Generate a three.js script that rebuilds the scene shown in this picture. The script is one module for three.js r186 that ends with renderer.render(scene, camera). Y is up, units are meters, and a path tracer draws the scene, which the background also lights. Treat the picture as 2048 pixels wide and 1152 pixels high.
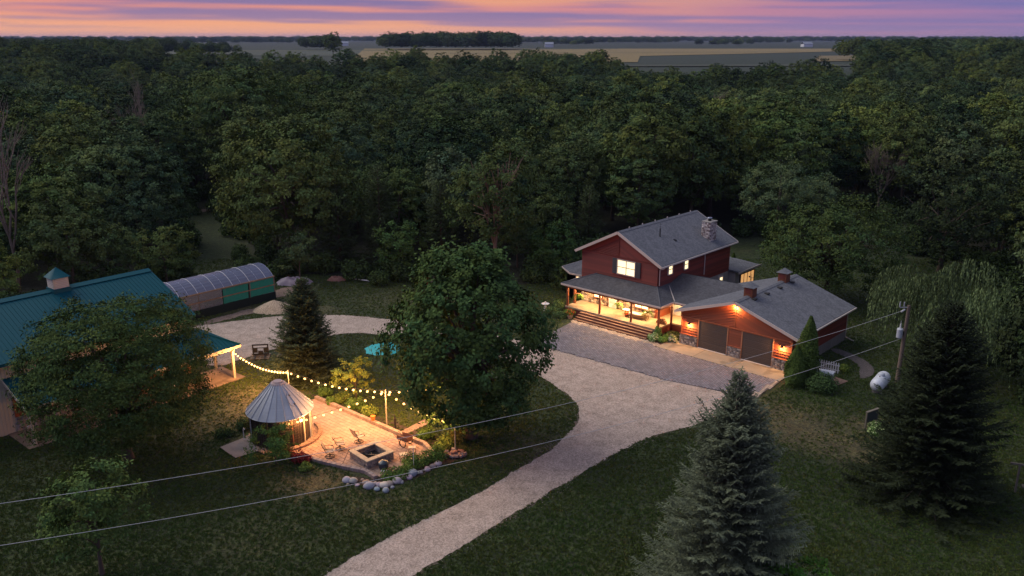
import * as THREE from 'three';
import { mergeGeometries, mergeVertices } from 'three/addons/utils/BufferGeometryUtils.js';
import { RoundedBoxGeometry } from 'three/addons/geometries/RoundedBoxGeometry.js';

// ---------------------------------------------------------------- camera, sky, sun, exposure
const scene = new THREE.Scene();
const camera = new THREE.PerspectiveCamera(2 * Math.atan(576 / 1700) * 180 / Math.PI, 16 / 9, 0.5, 30000);
camera.position.set(0, 26, 0);
camera.rotation.set(-Math.atan(500 / 1700), 0, 0);
const renderer = new THREE.WebGLRenderer({ antialias: true });
renderer.toneMapping = THREE.LinearToneMapping;
renderer.toneMappingExposure = 1.3;
renderer.shadowMap.enabled = true;

const SKY_GAIN = 0.82;
const sun = new THREE.DirectionalLight(new THREE.Color(1.0, 0.94, 0.82), 1.5);
sun.position.set(-140, 150, -60);
sun.castShadow = true;
sun.shadow.radius = 90;
Object.assign(sun.shadow.camera, { left: -150, right: 150, top: 150, bottom: -150, near: 1, far: 600 });
scene.add(sun);

scene.fog = new THREE.FogExp2(new THREE.Color(0.5, 0.6, 0.98), 0.00006);
function rngOf(seed) { let a = seed >>> 0; return () => { a = (a + 0x6D2B79F5) >>> 0; let t = a; t = Math.imul(t ^ (t >>> 15), t | 1); t ^= t + Math.imul(t ^ (t >>> 7), t | 61); return ((t ^ (t >>> 14)) >>> 0) / 4294967296; }; }
function hash2(x, y, s = 0) { let h = Math.imul(x, 374761393) + Math.imul(y, 668265263) + Math.imul(s, 2147483629); h = Math.imul(h ^ (h >>> 13), 1274126177); return ((h ^ (h >>> 16)) >>> 0) / 4294967296; }
const mod = (n, m) => ((n % m) + m) % m, lerp = (a, b, t) => a + (b - a) * t, clamp = (x, a = 0, b = 1) => Math.min(b, Math.max(a, x));
const sstep = (a, b, x) => { const t = clamp((x - a) / (b - a)); return t * t * (3 - 2 * t); };
function vnoise(x, y, px = 1e9, py = px, s = 0) {           // value noise, periodic
  const ix = Math.floor(x), iy = Math.floor(y); let fx = x - ix, fy = y - iy; fx = fx * fx * (3 - 2 * fx); fy = fy * fy * (3 - 2 * fy);
  const x0 = mod(ix, px), x1 = mod(ix + 1, px), y0 = mod(iy, py), y1 = mod(iy + 1, py);
  return lerp(lerp(hash2(x0, y0, s), hash2(x1, y0, s), fx), lerp(hash2(x0, y1, s), hash2(x1, y1, s), fx), fy);
}
function fbm(x, y, oct = 4, px = 1e9, py = px, s = 0) { let v = 0, a = 0.5, n = 0; for (let i = 0; i < oct; i++) { v += a * vnoise(x, y, px, py, s + i); n += a; a *= 0.5; x *= 2; y *= 2; px *= 2; py *= 2; } return v / n; }
const lin = (c) => c <= 0.04045 ? c / 12.92 : ((c + 0.055) / 1.055) ** 2.4;
const S = (r, g, b) => [lin(r / 255), lin(g / 255), lin(b / 255)];

// dusk sky: long thin cloud streaks over lavender blue, warm to the left where the sun went down, cooler to the right
{
  const W = 4096, Hh = 2048, data = new Float32Array(W * Hh * 4);
  const blue = S(108, 110, 170), zen = S(146, 156, 176), pink = S(228, 142, 128), orange = S(252, 170, 108), mauve = S(136, 112, 152), glow = S(246, 184, 162), rose = S(176, 126, 166);  // zen: sky overhead, out of view, kept brighter to light the yard
  for (let row = 0; row < Hh; row++) {
    const el = ((row + 0.5) / Hh - 0.5) * 180, y = Math.sin(el * Math.PI / 180);
    const up = Math.max(el, 0);
    for (let col = 0; col < W; col += 4) {
      const az = ((col + 0.5) / W - 0.5) * 360 + 90;                        // 0 = straight ahead (-z), to the right positive
      let d = mod(az + 180, 360) - 180;
      const warm = Math.exp(-((d + 22) * (d + 22)) / (2 * 34 * 34));         // sunset glow, left of centre
      const o = (row * W + col) * 4;
      let r, g, b;
      const low = Math.exp(-up / 7), t = clamp(up / 60);
      const base = [0, 1, 2].map((k) => lerp(lerp(blue[k], mauve[k], warm * low), zen[k], t));
      if (el > -1 && up < 40) {
        const ang = mod(az, 360) / 360, tilt = up + 0.012 * d;
        const n1 = fbm(ang * 20, tilt * 2.3 + 3, 4, 20, 1e9, 11), n2 = fbm(ang * 56, tilt * 6.5, 3, 56, 1e9, 23), n3 = fbm(ang * 16, up * 0.6, 3, 16, 1e9, 37);
        const streak = sstep(0.38, 0.62, n1 * 0.6 + n2 * 0.4 + (n3 - 0.5) * 0.3 + warm * 0.11), fade = Math.exp(-up / 16);
        const body = [0, 1, 2].map((k) => lerp(rose[k], lerp(pink[k], orange[k], sstep(0.4, 0.7, n3 + warm * 0.25)), sstep(0.15, 0.8, warm)));
        const hg = Math.exp(-up / 0.75) * (0.55 * warm + 0.3);
        r = lerp(base[0], body[0], streak * fade * (0.28 + 0.72 * warm)); g = lerp(base[1], body[1], streak * fade * (0.28 + 0.72 * warm)); b = lerp(base[2], body[2], streak * fade * (0.28 + 0.72 * warm));
        r = lerp(r, lerp(rose[0], glow[0], warm), hg); g = lerp(g, lerp(rose[1], glow[1], warm), hg); b = lerp(b, lerp(rose[2], glow[2], warm), hg);
      } else { r = base[0]; g = base[1]; b = base[2]; }
      data[o] = r * SKY_GAIN; data[o + 1] = g * SKY_GAIN; data[o + 2] = b * SKY_GAIN;
    }
    for (let col = 0; col < W; col++) { const c0 = col - col % 4, c1 = (c0 + 4) % W, t = (col % 4) / 4, o = (row * W + col) * 4, p = (row * W + c0) * 4, q = (row * W + c1) * 4; if (t) for (let k = 0; k < 3; k++) data[o + k] = lerp(data[p + k], data[q + k], t); data[o + 3] = 1; }
  }
  const tx = new THREE.DataTexture(data, W, Hh, THREE.RGBAFormat, THREE.FloatType);
  tx.mapping = THREE.EquirectangularReflectionMapping; tx.magFilter = THREE.LinearFilter; tx.needsUpdate = true;
  scene.background = tx; scene.environment = tx;
}

// ---------------------------------------------------------------- helpers
const LEAF_GAIN = [1.75, 1.98, 1.5];
const names = new Map();
function numbered(n) { const k = names.get(n) || 0; names.set(n, k + 1); return k ? n + '_' + String(k).padStart(3, '0') : n; }
function thing(name, label, category, x = 0, y = 0, z = 0, ry = 0, group) {
  const o = new THREE.Group(); o.name = numbered(name); o.position.set(x, y, z); o.rotation.y = ry; o.userData = { label, category }; if (group) o.userData.group = group; scene.add(o); return o;
}
function part(parent, name, geo, mat, stuff) { const m = new THREE.Mesh(geo, mat); m.name = name; m.castShadow = m.receiveShadow = true; if (stuff) m.userData.kind = 'stuff'; parent.add(m); return m; }
function structure(name, geo, mat) { const m = part(scene, numbered(name), geo, mat); m.userData.kind = 'structure'; return m; }
const dup = (src, x, y, z, ry, label, group, s = 1) => { const r = src.clone(); r.name = numbered(src.name.replace(/_\d{3}$/, '')); r.position.set(x, y, z); r.rotation.y = ry; r.scale.setScalar(s); r.userData = { ...src.userData }; if (label) r.userData.label = label; if (group) r.userData.group = group; scene.add(r); return r; };
function mat(rgb, o = {}) { const m = new (o.transmission || o.clearcoat ? THREE.MeshPhysicalMaterial : THREE.MeshStandardMaterial)({ roughness: 0.85, metalness: 0, side: THREE.DoubleSide, ...o }); m.color.setRGB(rgb[0], rgb[1], rgb[2]); return m; }
function leafMat(rgb) { rgb = [rgb[0] * LEAF_GAIN[0], rgb[1] * LEAF_GAIN[1], rgb[2] * LEAF_GAIN[2]]; const m = new THREE.MeshPhysicalMaterial({ roughness: 0.9, side: THREE.DoubleSide, vertexColors: true, specularIntensity: 0.15 }); m.color.setRGB(...rgb); return m; }
function clean(g) { g = g.index ? g.toNonIndexed() : g; for (const k of Object.keys(g.attributes)) if (!['position', 'normal', 'uv', 'color'].includes(k)) g.deleteAttribute(k); if (!g.attributes.normal) g.computeVertexNormals(); if (!g.attributes.uv) g.setAttribute('uv', new THREE.BufferAttribute(new Float32Array(g.attributes.position.count * 2), 2)); return g; }
function merge(list) { const l = list.map(clean); const col = l.some((g) => g.attributes.color); if (col) for (const g of l) if (!g.attributes.color) g.setAttribute('color', new THREE.BufferAttribute(new Float32Array(g.attributes.position.count * 3).fill(1), 3)); return mergeGeometries(l, false); }
function box(w, h, d, x = 0, y = 0, z = 0, ry = 0, rx = 0, rz = 0) {           // centred; uv in metres
  const g = new THREE.BoxGeometry(w, h, d), p = g.attributes.position, n = g.attributes.normal, uv = g.attributes.uv;
  for (let i = 0; i < p.count; i++) { const ax = Math.abs(n.getX(i)), ay = Math.abs(n.getY(i)); uv.setXY(i, ax > 0.5 ? p.getZ(i) : p.getX(i), ay > 0.5 ? p.getZ(i) : p.getY(i)); }
  if (rx || ry || rz) g.applyMatrix4(new THREE.Matrix4().makeRotationFromEuler(new THREE.Euler(rx, ry, rz, 'YXZ'))); g.translate(x, y, z); return g;
}
const rbox = (w, h, d, x = 0, y = 0, z = 0, r = 0.02, ry = 0) => { const g = new RoundedBoxGeometry(w, h, d, 1, Math.min(r, w / 2.1, h / 2.1, d / 2.1)); if (ry) g.rotateY(ry); g.translate(x, y, z); return g; };
function cyl(r0, r1, h, x = 0, y = 0, z = 0, seg = 12, open = false) { const g = new THREE.CylinderGeometry(r1, r0, h, seg, 1, open); g.translate(x, y + h / 2, z); return g; }
const V = (x, y, z) => new THREE.Vector3(x, y, z);
function tube(pts, radii, sides = 6) {                          // tapered tube through points
  const pos = [], idx = []; let prev = V(0.3, 0.1, 1).normalize();
  pts.forEach((p, i) => {
    const t = (i < pts.length - 1 ? pts[i + 1].clone().sub(p) : p.clone().sub(pts[i - 1])).normalize();
    const a = prev.clone().sub(t.clone().multiplyScalar(prev.dot(t))); if (a.lengthSq() < 1e-6) a.set(t.y, t.z, t.x); a.normalize(); prev = a; const b = t.clone().cross(a);
    const r = Array.isArray(radii) ? radii[i] : radii;
    for (let k = 0; k < sides; k++) { const q = k / sides * Math.PI * 2; pos.push(p.x + (a.x * Math.cos(q) + b.x * Math.sin(q)) * r, p.y + (a.y * Math.cos(q) + b.y * Math.sin(q)) * r, p.z + (a.z * Math.cos(q) + b.z * Math.sin(q)) * r); }
    if (i) for (let k = 0; k < sides; k++) { const o = (i - 1) * sides, k2 = (k + 1) % sides; idx.push(o + k, o + k2, o + sides + k, o + k2, o + sides + k2, o + sides + k); }
  });
  const c0 = pos.length / 3; pos.push(pts[0].x, pts[0].y, pts[0].z); const e = pts[pts.length - 1]; pos.push(e.x, e.y, e.z); const last = (pts.length - 1) * sides;
  for (let k = 0; k < sides; k++) { const k2 = (k + 1) % sides; idx.push(c0, k2, k, c0 + 1, last + k, last + k2); }
  const g = new THREE.BufferGeometry(); g.setAttribute('position', new THREE.Float32BufferAttribute(pos, 3)); g.setIndex(idx); g.computeVertexNormals(); return g;
}
const bar = (a, b, r, sides = 6) => tube([V(...a), V(...b)], [r, r], sides);
function colorGeo(g, rgb) { const n = g.attributes.position.count, c = new Float32Array(n * 3); for (let i = 0; i < n; i++) { c[i * 3] = rgb[0]; c[i * 3 + 1] = rgb[1]; c[i * 3 + 2] = rgb[2]; } g.setAttribute('color', new THREE.BufferAttribute(c, 3)); return g; }
// flat sheet from an outline in x,z with uv in metres
function sheet(outline, y, holes = []) {
  const s = new THREE.Shape(outline.map(([x, z]) => new THREE.Vector2(x, -z))); for (const h of holes) s.holes.push(new THREE.Path(h.map(([x, z]) => new THREE.Vector2(x, -z))));
  const g = new THREE.ShapeGeometry(s); g.rotateX(-Math.PI / 2); g.translate(0, y, 0); const p = g.attributes.position, uv = g.attributes.uv; for (let i = 0; i < p.count; i++) uv.setXY(i, p.getX(i), p.getZ(i)); return g;
}
// roof or floor slab: planar polygon seen from above, thickness downwards
function slab(pts, t) {
  const P = pts.map((p) => V(...p)), n = P[1].clone().sub(P[0]).cross(P[2].clone().sub(P[0])).normalize(); if (n.y < 0) { P.reverse(); n.negate(); }
  const e1 = Math.abs(n.y) > 0.9999 ? V(1, 0, 0) : V(0, 1, 0).cross(n).normalize(), e2 = n.clone().cross(e1), pos = [], uv = [];
  const tri = (...q) => q.forEach((p) => { pos.push(p.x, p.y, p.z); uv.push(p.dot(e1), p.dot(e2)); });
  const D = P.map((p) => p.clone().addScaledVector(n, -t));
  for (let i = 1; i < P.length - 1; i++) { tri(P[0], P[i], P[i + 1]); tri(D[0], D[i + 1], D[i]); }
  for (let i = 0; i < P.length; i++) { const j = (i + 1) % P.length; tri(P[i], D[i], D[j]); tri(P[i], D[j], P[j]); }
  const g = new THREE.BufferGeometry(); g.setAttribute('position', new THREE.Float32BufferAttribute(pos, 3)); g.setAttribute('uv', new THREE.Float32BufferAttribute(uv, 2)); g.computeVertexNormals(); return g;
}
// place geometry given in wall coordinates (s along wall, h up, d outward)
function onWall(g, o, u, n) { const m = new THREE.Matrix4().makeBasis(V(u[0], 0, u[1]), V(0, 1, 0), V(n[0], 0, n[1])); m.setPosition(o[0], o[1], o[2]); g.applyMatrix4(m); return g; }
function clipHalf(poly, k, lim, keepAbove) { const out = []; for (let i = 0; i < poly.length; i++) { const a = poly[i], b = poly[(i + 1) % poly.length], ia = keepAbove ? a[k] >= lim : a[k] <= lim, ib = keepAbove ? b[k] >= lim : b[k] <= lim; if (ia) out.push(a); if (ia !== ib) { const t = (lim - a[k]) / (b[k] - a[k]); out.push([a[0] + (b[0] - a[0]) * t, a[1] + (b[1] - a[1]) * t]); } } return out; }
// lapped boards covering a convex polygon in wall coordinates; each course leans out at its lower edge
function siding(poly, ang = 0, e = 0.19, proud = 0.03, seed = 1, jitter = 0.24) {
  const c = Math.cos(-ang), s = Math.sin(-ang), R = poly.map(([x, y]) => [x * c - y * s, x * s + y * c]), r = rngOf(seed);
  const y0 = Math.min(...R.map((p) => p[1])), y1 = Math.max(...R.map((p) => p[1])), pos = [], col = [], C = Math.cos(ang), Sn = Math.sin(ang);
  for (let y = y0; y < y1 - 1e-4; y += e) {
    const q = clipHalf(clipHalf(R, 1, y, true), 1, y + e, false); if (q.length < 3) continue;
    const k = 1 + (r() - 0.5) * 2 * jitter, P3 = q.map(([a, b]) => [a * C - b * Sn, a * Sn + b * C, proud * (1 - (b - y) / e) + 0.002]);
    for (let i = 1; i < P3.length - 1; i++) for (const p of [P3[0], P3[i], P3[i + 1]]) { pos.push(...p); col.push(k, k, k); }
    const lo = q.filter((p) => p[1] < y + 1e-4).sort((a, b) => a[0] - b[0]);
    if (lo.length >= 2) { const A = lo[0], B = lo[lo.length - 1], f = ([a, b], d) => [a * C - b * Sn, a * Sn + b * C, d]; for (const p of [f(A, proud), f(A, -0.01), f(B, -0.01), f(A, proud), f(B, -0.01), f(B, proud)]) { pos.push(...p); col.push(k, k, k); } }
  }
  const g = new THREE.BufferGeometry(); g.setAttribute('position', new THREE.Float32BufferAttribute(pos, 3)); g.setAttribute('color', new THREE.Float32BufferAttribute(col, 3)); g.computeVertexNormals(); return g;
}
// rubble stones over a rectangle in wall coordinates, as merged geometry with stone colours
const STONE_COLS = [[0.42, 0.4, 0.4], [0.3, 0.26, 0.25], [0.55, 0.52, 0.5], [0.22, 0.2, 0.21], [0.36, 0.28, 0.24], [0.16, 0.15, 0.16], [0.48, 0.42, 0.36]];
function stones(w, h, size, seed, cols = STONE_COLS) {
  const r = rngOf(seed), out = [], nx = Math.max(1, Math.round(w / size)), ny = Math.max(1, Math.round(h / size)), sx = w / nx, sy = h / ny;
  for (let j = 0; j < ny; j++) for (let i = 0; i < nx; i++) {
    const g = new THREE.IcosahedronGeometry(1, 1), p = g.attributes.position, a = sx * (0.5 + r() * 0.16), b = sy * (0.46 + r() * 0.16), sd = Math.floor(r() * 1e6);
    for (let k = 0; k < p.count; k++) { const x = p.getX(k), y = p.getY(k), z = p.getZ(k), q = 0.82 + 0.32 * vnoise(x * 1.6 + 7 + sd, y * 1.6 + z * 1.3 + 3); p.setXYZ(k, clamp(x * 1.18, -0.95, 0.95) * a * q, clamp(y * 1.18, -0.95, 0.95) * b * q, Math.max(-0.02, z * 0.055 * (0.7 + 0.6 * r()))); }
    g.rotateZ((r() - 0.5) * 0.5); g.translate(-w / 2 + sx * (i + 0.5 + (r() - 0.5) * 0.22 + (j % 2 ? 0.12 : -0.12)), sy * (j + 0.5 + (r() - 0.5) * 0.18), 0.012);
    g.computeVertexNormals(); g.deleteAttribute('uv'); const c = cols[Math.floor(r() * cols.length)], k = 0.75 + r() * 0.5; out.push(colorGeo(g, [c[0] * k, c[1] * k, c[2] * k]));
  }
  return merge(out);
}
// textures
function tex(n, fn, srgb, rep) {
  const d = new Uint8Array(n * n * 4); for (let y = 0; y < n; y++) for (let x = 0; x < n; x++) { const c = fn(x, y), o = (y * n + x) * 4; d[o] = clamp(c[0]) * 255; d[o + 1] = clamp(c[1]) * 255; d[o + 2] = clamp(c[2]) * 255; d[o + 3] = 255; }
  const t = new THREE.DataTexture(d, n, n); t.wrapS = t.wrapT = THREE.RepeatWrapping; t.magFilter = THREE.LinearFilter; t.repeat.set(1 / rep, 1 / rep); if (srgb) t.colorSpace = THREE.SRGBColorSpace; t.needsUpdate = true; return t;
}
const N = 1024;
// neutral tone maps (albedo multipliers around mid grey, raised to sRGB)
const enc = (v) => { v = clamp(v); return v <= 0.0031308 ? v * 12.92 : 1.055 * v ** (1 / 2.4) - 0.055; };
const grassTex = tex(N, (x, y) => { const a = fbm(x / 8, y / 6.4, 3, 128, 160, 5), b = fbm(x / 32, y / 32, 4, 32, 32, 9), k = 0.08 + 1.15 * (a - 0.12) * (0.35 + 1.1 * b), w = fbm(x / 16, y / 16, 3, 64, 64, 3); return [enc(k * (0.85 + 0.3 * w)), enc(k), enc(k * (0.95 - 0.3 * w))]; }, true, 14);
const grassBump = tex(512, (x, y) => { const v = fbm(x / 4, y / 4, 3, 128, 128, 8); return [v, v, v]; }, false, 7);
const gravelTex = tex(N, (x, y) => { const a = vnoise(x / 2, y / 2, 512, 512, 2), b = fbm(x / 64, y / 64, 4, 16, 16, 4), c = vnoise(x / 8, y / 8, 128, 128, 6), c2 = vnoise(x / 4, y / 4, 256, 256, 16); const k = 0.66 + 0.2 * (a - 0.5) + 0.42 * (c - 0.5) + 0.34 * (c2 - 0.5) + 0.34 * (b - 0.5) - (c > 0.9 ? 0.2 : 0); return [enc(k), enc(k * 0.985), enc(k * (0.95 + 0.05 * b))]; }, true, 9);
const gravelBump = tex(512, (x, y) => { const v = vnoise(x / 4, y / 4, 128, 128, 2); return [v, v, v]; }, false, 6);
const concreteTex = tex(N, (x, y) => { const b = fbm(x / 128, y / 64, 5, 8, 16, 41), c = vnoise(x / 2, y / 2, 512, 512, 44), s = sstep(0.5, 0.68, fbm(x / 128, y / 128, 4, 8, 8, 47)); const k = 0.72 + 0.3 * (b - 0.5) + 0.06 * c - 0.28 * s; return [enc(k), enc(k * 0.98), enc(k * 0.94)]; }, true, 9);
const shingleTex = tex(N, (x, y) => { const row = Math.floor(y / 25.6), off = (row * 37) % 100, tab = Math.floor(mod(x + off * 1.7, 1024) / 32), f = mod(y, 25.6); const t = hash2(tab, row, 3), b = fbm(x / 64, y / 128, 4, 16, 8, 52), g = vnoise(x / 1.6, y / 1.6, 640, 640, 50); const k = (0.62 + 0.3 * t + 0.3 * (b - 0.5) + 0.14 * (g - 0.5)) * (f < 3 ? 0.62 : 1); return [enc(k), enc(k), enc(k)]; }, true, 5.6);
const shingleBump = tex(N, (x, y) => { const row = Math.floor(y / 25.6), off = (row * 37) % 100, tab = Math.floor(mod(x + off * 1.7, 1024) / 32), f = mod(y, 25.6) / 25.6; const v = 0.55 * (1 - f) + 0.3 * hash2(tab, row, 3); return [v, v, v]; }, false, 5.6);
const weatherTex = tex(512, (x, y) => { const b = fbm(x / 32, y / 128, 5, 16, 4, 61), g = vnoise(x / 2, y / 2, 256, 256, 60); const k = 0.74 + 0.4 * (b - 0.5) + 0.12 * (g - 0.5); return [enc(k), enc(k), enc(k)]; }, true, 3);
const barkTex = tex(512, (x, y) => { const b = fbm(x / 8, y / 32, 4, 64, 16, 71); const k = 0.35 + 0.7 * b; return [enc(k), enc(k * 0.95), enc(k * 0.9)]; }, true, 1);

const MT = {
  gravel: mat([0.66, 0.515, 0.435], { map: gravelTex, bumpMap: gravelBump, bumpScale: 0.02, roughness: 0.95 }),
  shoulder: mat([0.17, 0.135, 0.095], { map: gravelTex, bumpMap: gravelBump, bumpScale: 0.02, roughness: 1 }),
  dirt: mat([0.36, 0.25, 0.2], { map: gravelTex, bumpMap: gravelBump, bumpScale: 0.03, roughness: 1 }),
  concrete: mat([0.42, 0.36, 0.29], { map: concreteTex, roughness: 0.9 }),
  shingle: mat([0.19, 0.19, 0.215], { map: shingleTex, bumpMap: shingleBump, bumpScale: 0.012, roughness: 0.92 }),
  darkShingle: mat([0.115, 0.11, 0.125], { map: shingleTex, bumpMap: shingleBump, bumpScale: 0.012, roughness: 0.92 }),
  siding: mat([0.2, 0.03, 0.018], { vertexColors: true, roughness: 0.6 }),
  cedar: mat([0.24, 0.055, 0.018], { vertexColors: true, roughness: 0.6 }),
  darkRed: mat([0.16, 0.03, 0.022], { roughness: 0.7 }),
  trim: mat([0.62, 0.52, 0.47], { roughness: 0.6 }),
  cream: mat([0.55, 0.47, 0.36], { roughness: 0.7 }),
  door: mat([0.075, 0.06, 0.058], { roughness: 0.5 }),
  shutter: mat([0.07, 0.07, 0.08], { roughness: 0.6 }),
  teal: mat([0.004, 0.075, 0.1], { roughness: 0.55, clearcoat: 0.001, specularIntensity: 0.25 }),
  mortar: mat([0.3, 0.27, 0.25], { roughness: 0.95 }),
  stone: mat([1, 1, 1], { vertexColors: true, roughness: 0.85 }),
  porchStone: mat([1, 0.92, 0.82], { vertexColors: true, roughness: 0.85 }),
  wood: mat([0.26, 0.12, 0.06], { map: weatherTex, roughness: 0.75 }),
  redWood: mat([0.25, 0.075, 0.035], { map: weatherTex, roughness: 0.7 }),
  greyWood: mat([0.24, 0.2, 0.16], { map: weatherTex, roughness: 0.9 }),
  deck: mat([0.5, 0.38, 0.26], { map: weatherTex, roughness: 0.7 }),
  step: mat([0.3, 0.15, 0.095], { map: weatherTex, roughness: 0.7 }),
  white: mat([0.75, 0.74, 0.76], { roughness: 0.5 }),
  black: mat([0.015, 0.015, 0.017], { roughness: 0.55 }),
  darkMetal: mat([0.05, 0.045, 0.042], { roughness: 0.5, metalness: 0.4 }),
  galv: mat([0.66, 0.68, 0.76], { roughness: 0.5, metalness: 0.2, map: weatherTex }),
  rust: mat([0.2, 0.085, 0.05], { roughness: 0.9 }),
  glassDark: mat([0.03, 0.035, 0.045], { roughness: 0.08 }),
  bark: mat([0.12, 0.09, 0.07], { map: barkTex, roughness: 0.95 }),
  deadBark: mat([0.2, 0.15, 0.125], { roughness: 0.95 }),
  leaf: leafMat([1, 1, 1]),
  soil: mat([0.07, 0.045, 0.032], { map: gravelTex, bumpMap: gravelBump, bumpScale: 0.03, roughness: 1 }),
};
const glowMat = (rgb, k) => { const m = new THREE.MeshStandardMaterial({ roughness: 0.5, side: THREE.DoubleSide }); m.color.setRGB(0.8, 0.7, 0.5); m.emissive.setRGB(rgb[0], rgb[1], rgb[2]); m.emissiveIntensity = k; return m; };
const M_BULB = glowMat([1, 0.5, 0.12], 2.4), M_LAMP = glowMat([1, 0.55, 0.16], 4), M_WIN = glowMat([1, 0.8, 0.46], 1.15), M_WIN_A = glowMat([1, 0.5, 0.16], 0.5), M_CEIL = glowMat([1, 0.74, 0.4], 6);
function lamp(parent, x, y, z, power, r = 2, rgb = [1, 0.46, 0.15]) { const l = new THREE.PointLight(new THREE.Color(...rgb), power, 0, 2); l.position.set(x, y, z); l.castShadow = true; l.shadow.radius = r; parent.add(l); return l; }
const PORCH_POWER = 30, SCONCE_POWER = 15, BULB_POWER = 5;
// ---------------------------------------------------------------- foliage builders
class Leaves {
  constructor() { this.p = []; this.c = []; this.i = []; }
  leaf(x, y, z, ax, ay, az, bx, by, bz, r, g, b) {             // diamond: a = half length, b = half width
    const o = this.p.length / 3; this.p.push(x - ax, y - ay, z - az, x + bx, y + by, z + bz, x + ax, y + ay, z + az, x - bx, y - by, z - bz);
    for (let k = 0; k < 4; k++) this.c.push(r, g, b); this.i.push(o, o + 1, o + 2, o, o + 2, o + 3);
  }
  geo() { const g = new THREE.BufferGeometry(); g.setAttribute('position', new THREE.Float32BufferAttribute(this.p, 3)); g.setAttribute('color', new THREE.Float32BufferAttribute(this.c, 3)); g.setIndex(this.i); return g; }
}
const gauss = (r) => (r() + r() + r() + r() - 2) * 1.0;
function sphereDir(r) { const z = r() * 2 - 1, t = r() * Math.PI * 2, q = Math.sqrt(1 - z * z); return [q * Math.cos(t), z, q * Math.sin(t)]; }
function randLeaf(L, r, x, y, z, nx, ny, nz, s, asp, rgb, wild = 0.9) {
  let a = nx + (r() - 0.5) * 2 * wild, b = ny + (r() - 0.5) * 2 * wild, c = nz + (r() - 0.5) * 2 * wild; let l = Math.hypot(a, b, c) || 1; a /= l; b /= l; c /= l;
  let d = sphereDir(r), k = d[0] * a + d[1] * b + d[2] * c; let tx = d[0] - k * a, ty = d[1] - k * b, tz = d[2] - k * c; l = Math.hypot(tx, ty, tz) || 1; tx /= l; ty /= l; tz /= l;
  const ux = b * tz - c * ty, uy = c * tx - a * tz, uz = a * ty - b * tx, h = s * (0.7 + r() * 0.6), w = h * asp; L.leaf(x, y, z, tx * h, ty * h, tz * h, ux * w, uy * w, uz * w, rgb[0], rgb[1], rgb[2]);
}
// broadleaf crown: lobes -> leaf clumps through their outer volume -> single leaves
function crown(o) {
  const r = rngOf(o.seed), L = new Leaves(), base = o.low ?? o.h * 0.18, cy = (o.h + base) / 2, ry = (o.h - base) / 2, rx = o.w / 2, lobes = [];
  const nl = o.lobes ?? 11;
  for (let i = 0; i < nl; i++) { const t = (i + 0.5) / nl, y = lerp(1, o.bottom ?? -0.75, t ** 0.8), q = Math.sqrt(Math.max(0, 1 - y * y)), a = i * 2.4 + r() * 0.9, k = 0.5 + r() * 0.16, R = Math.min(rx, ry) * (0.42 + r() * 0.2); const tp = 1 - (o.taper ?? 0) * Math.max(0, y) - (o.tuck ?? 0) * Math.max(0, -y); lobes.push([Math.cos(a) * q * rx * k * 1.08 * tp, cy + y * ry * (k + 0.08 + 0.14 * (o.taper ?? 0)), Math.sin(a) * q * rx * k * 1.08 * tp, R * tp]); }
  lobes.push([0, cy, 0, Math.min(rx, ry) * 0.6]);
  const col = o.col, cl = o.clumps ?? 240, per = o.per ?? 26, s = o.size ?? 0.2, rc = o.rc ?? o.w * 0.06, flat = o.flat ?? 0.65;
  for (let n = 0, tries = 0; n < cl && tries < cl * 6; tries++) {
    const lb = lobes[Math.floor(r() * lobes.length)], d = sphereDir(r); if (d[1] < -0.55 && r() < 0.7) continue; const q = 0.72 + 0.36 * Math.sqrt(r()), px = lb[0] + d[0] * lb[3] * q, py = lb[1] + d[1] * lb[3] * q * 0.92, pz = lb[2] + d[2] * lb[3] * q;
    let inside = false; for (const m of lobes) if (m !== lb && Math.hypot(px - m[0], py - m[1], pz - m[2]) < m[3] * 0.72) { inside = true; break; } if (inside && r() < 0.85) continue; if (py < (o.clear ?? 0.4)) continue; n++;
    const k = 0.72 + r() * 0.56, warm = (r() - 0.5) * 0.3, c = [col[0] * k * (1 + warm), col[1] * k, col[2] * k * (1 - warm)], rr = rc * (0.65 + r() * 0.7);
    let ox = px, oy = py - cy, oz = pz; const ol = Math.hypot(ox, oy, oz) || 1; ox /= ol; oy = oy / ol * 0.6 + 0.45; oz /= ol;
    for (let m = 0; m < per; m++) { const j = 0.85 + r() * 0.3; randLeaf(L, r, px + gauss(r) * rr, py + gauss(r) * rr * flat, pz + gauss(r) * rr, ox, oy, oz, s, o.asp ?? 0.55, [c[0] * j, c[1] * j, c[2] * j], o.wild ?? 0.85); }
  }
  return { geo: L.geo(), lobes };
}
function trunkGeo(o, lobes, R) {
  const r = rngOf(o.seed + 7), cy = (o.h + (o.low ?? o.h * 0.18)) / 2, parts = []; const n = 6, pts = [], rad = [];
  for (let i = 0; i <= n; i++) { const t = i / n; pts.push(V(Math.sin(t * 3 + o.seed) * 0.02 * o.h * t, t * cy * 1.25, Math.cos(t * 2.6 + o.seed) * 0.02 * o.h * t)); rad.push(R * (1 - 0.72 * t) * (i === 0 ? 1.35 : 1)); }
  parts.push(tube(pts, rad, 8));
  lobes.forEach((l, i) => { if (i % (o.limbStep ?? 1)) return; const t0 = 0.28 + 0.5 * r(), s0 = V(0, t0 * cy * 1.2, 0), e = V(l[0], l[1], l[2]); const mid = s0.clone().lerp(e, 0.5).add(V(0, 0.1 * e.distanceTo(s0), 0)); parts.push(tube([s0, mid, e], [R * 0.5 * (1 - t0 * 0.4), R * 0.3, R * 0.08], 5)); });
  return merge(parts);
}
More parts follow.
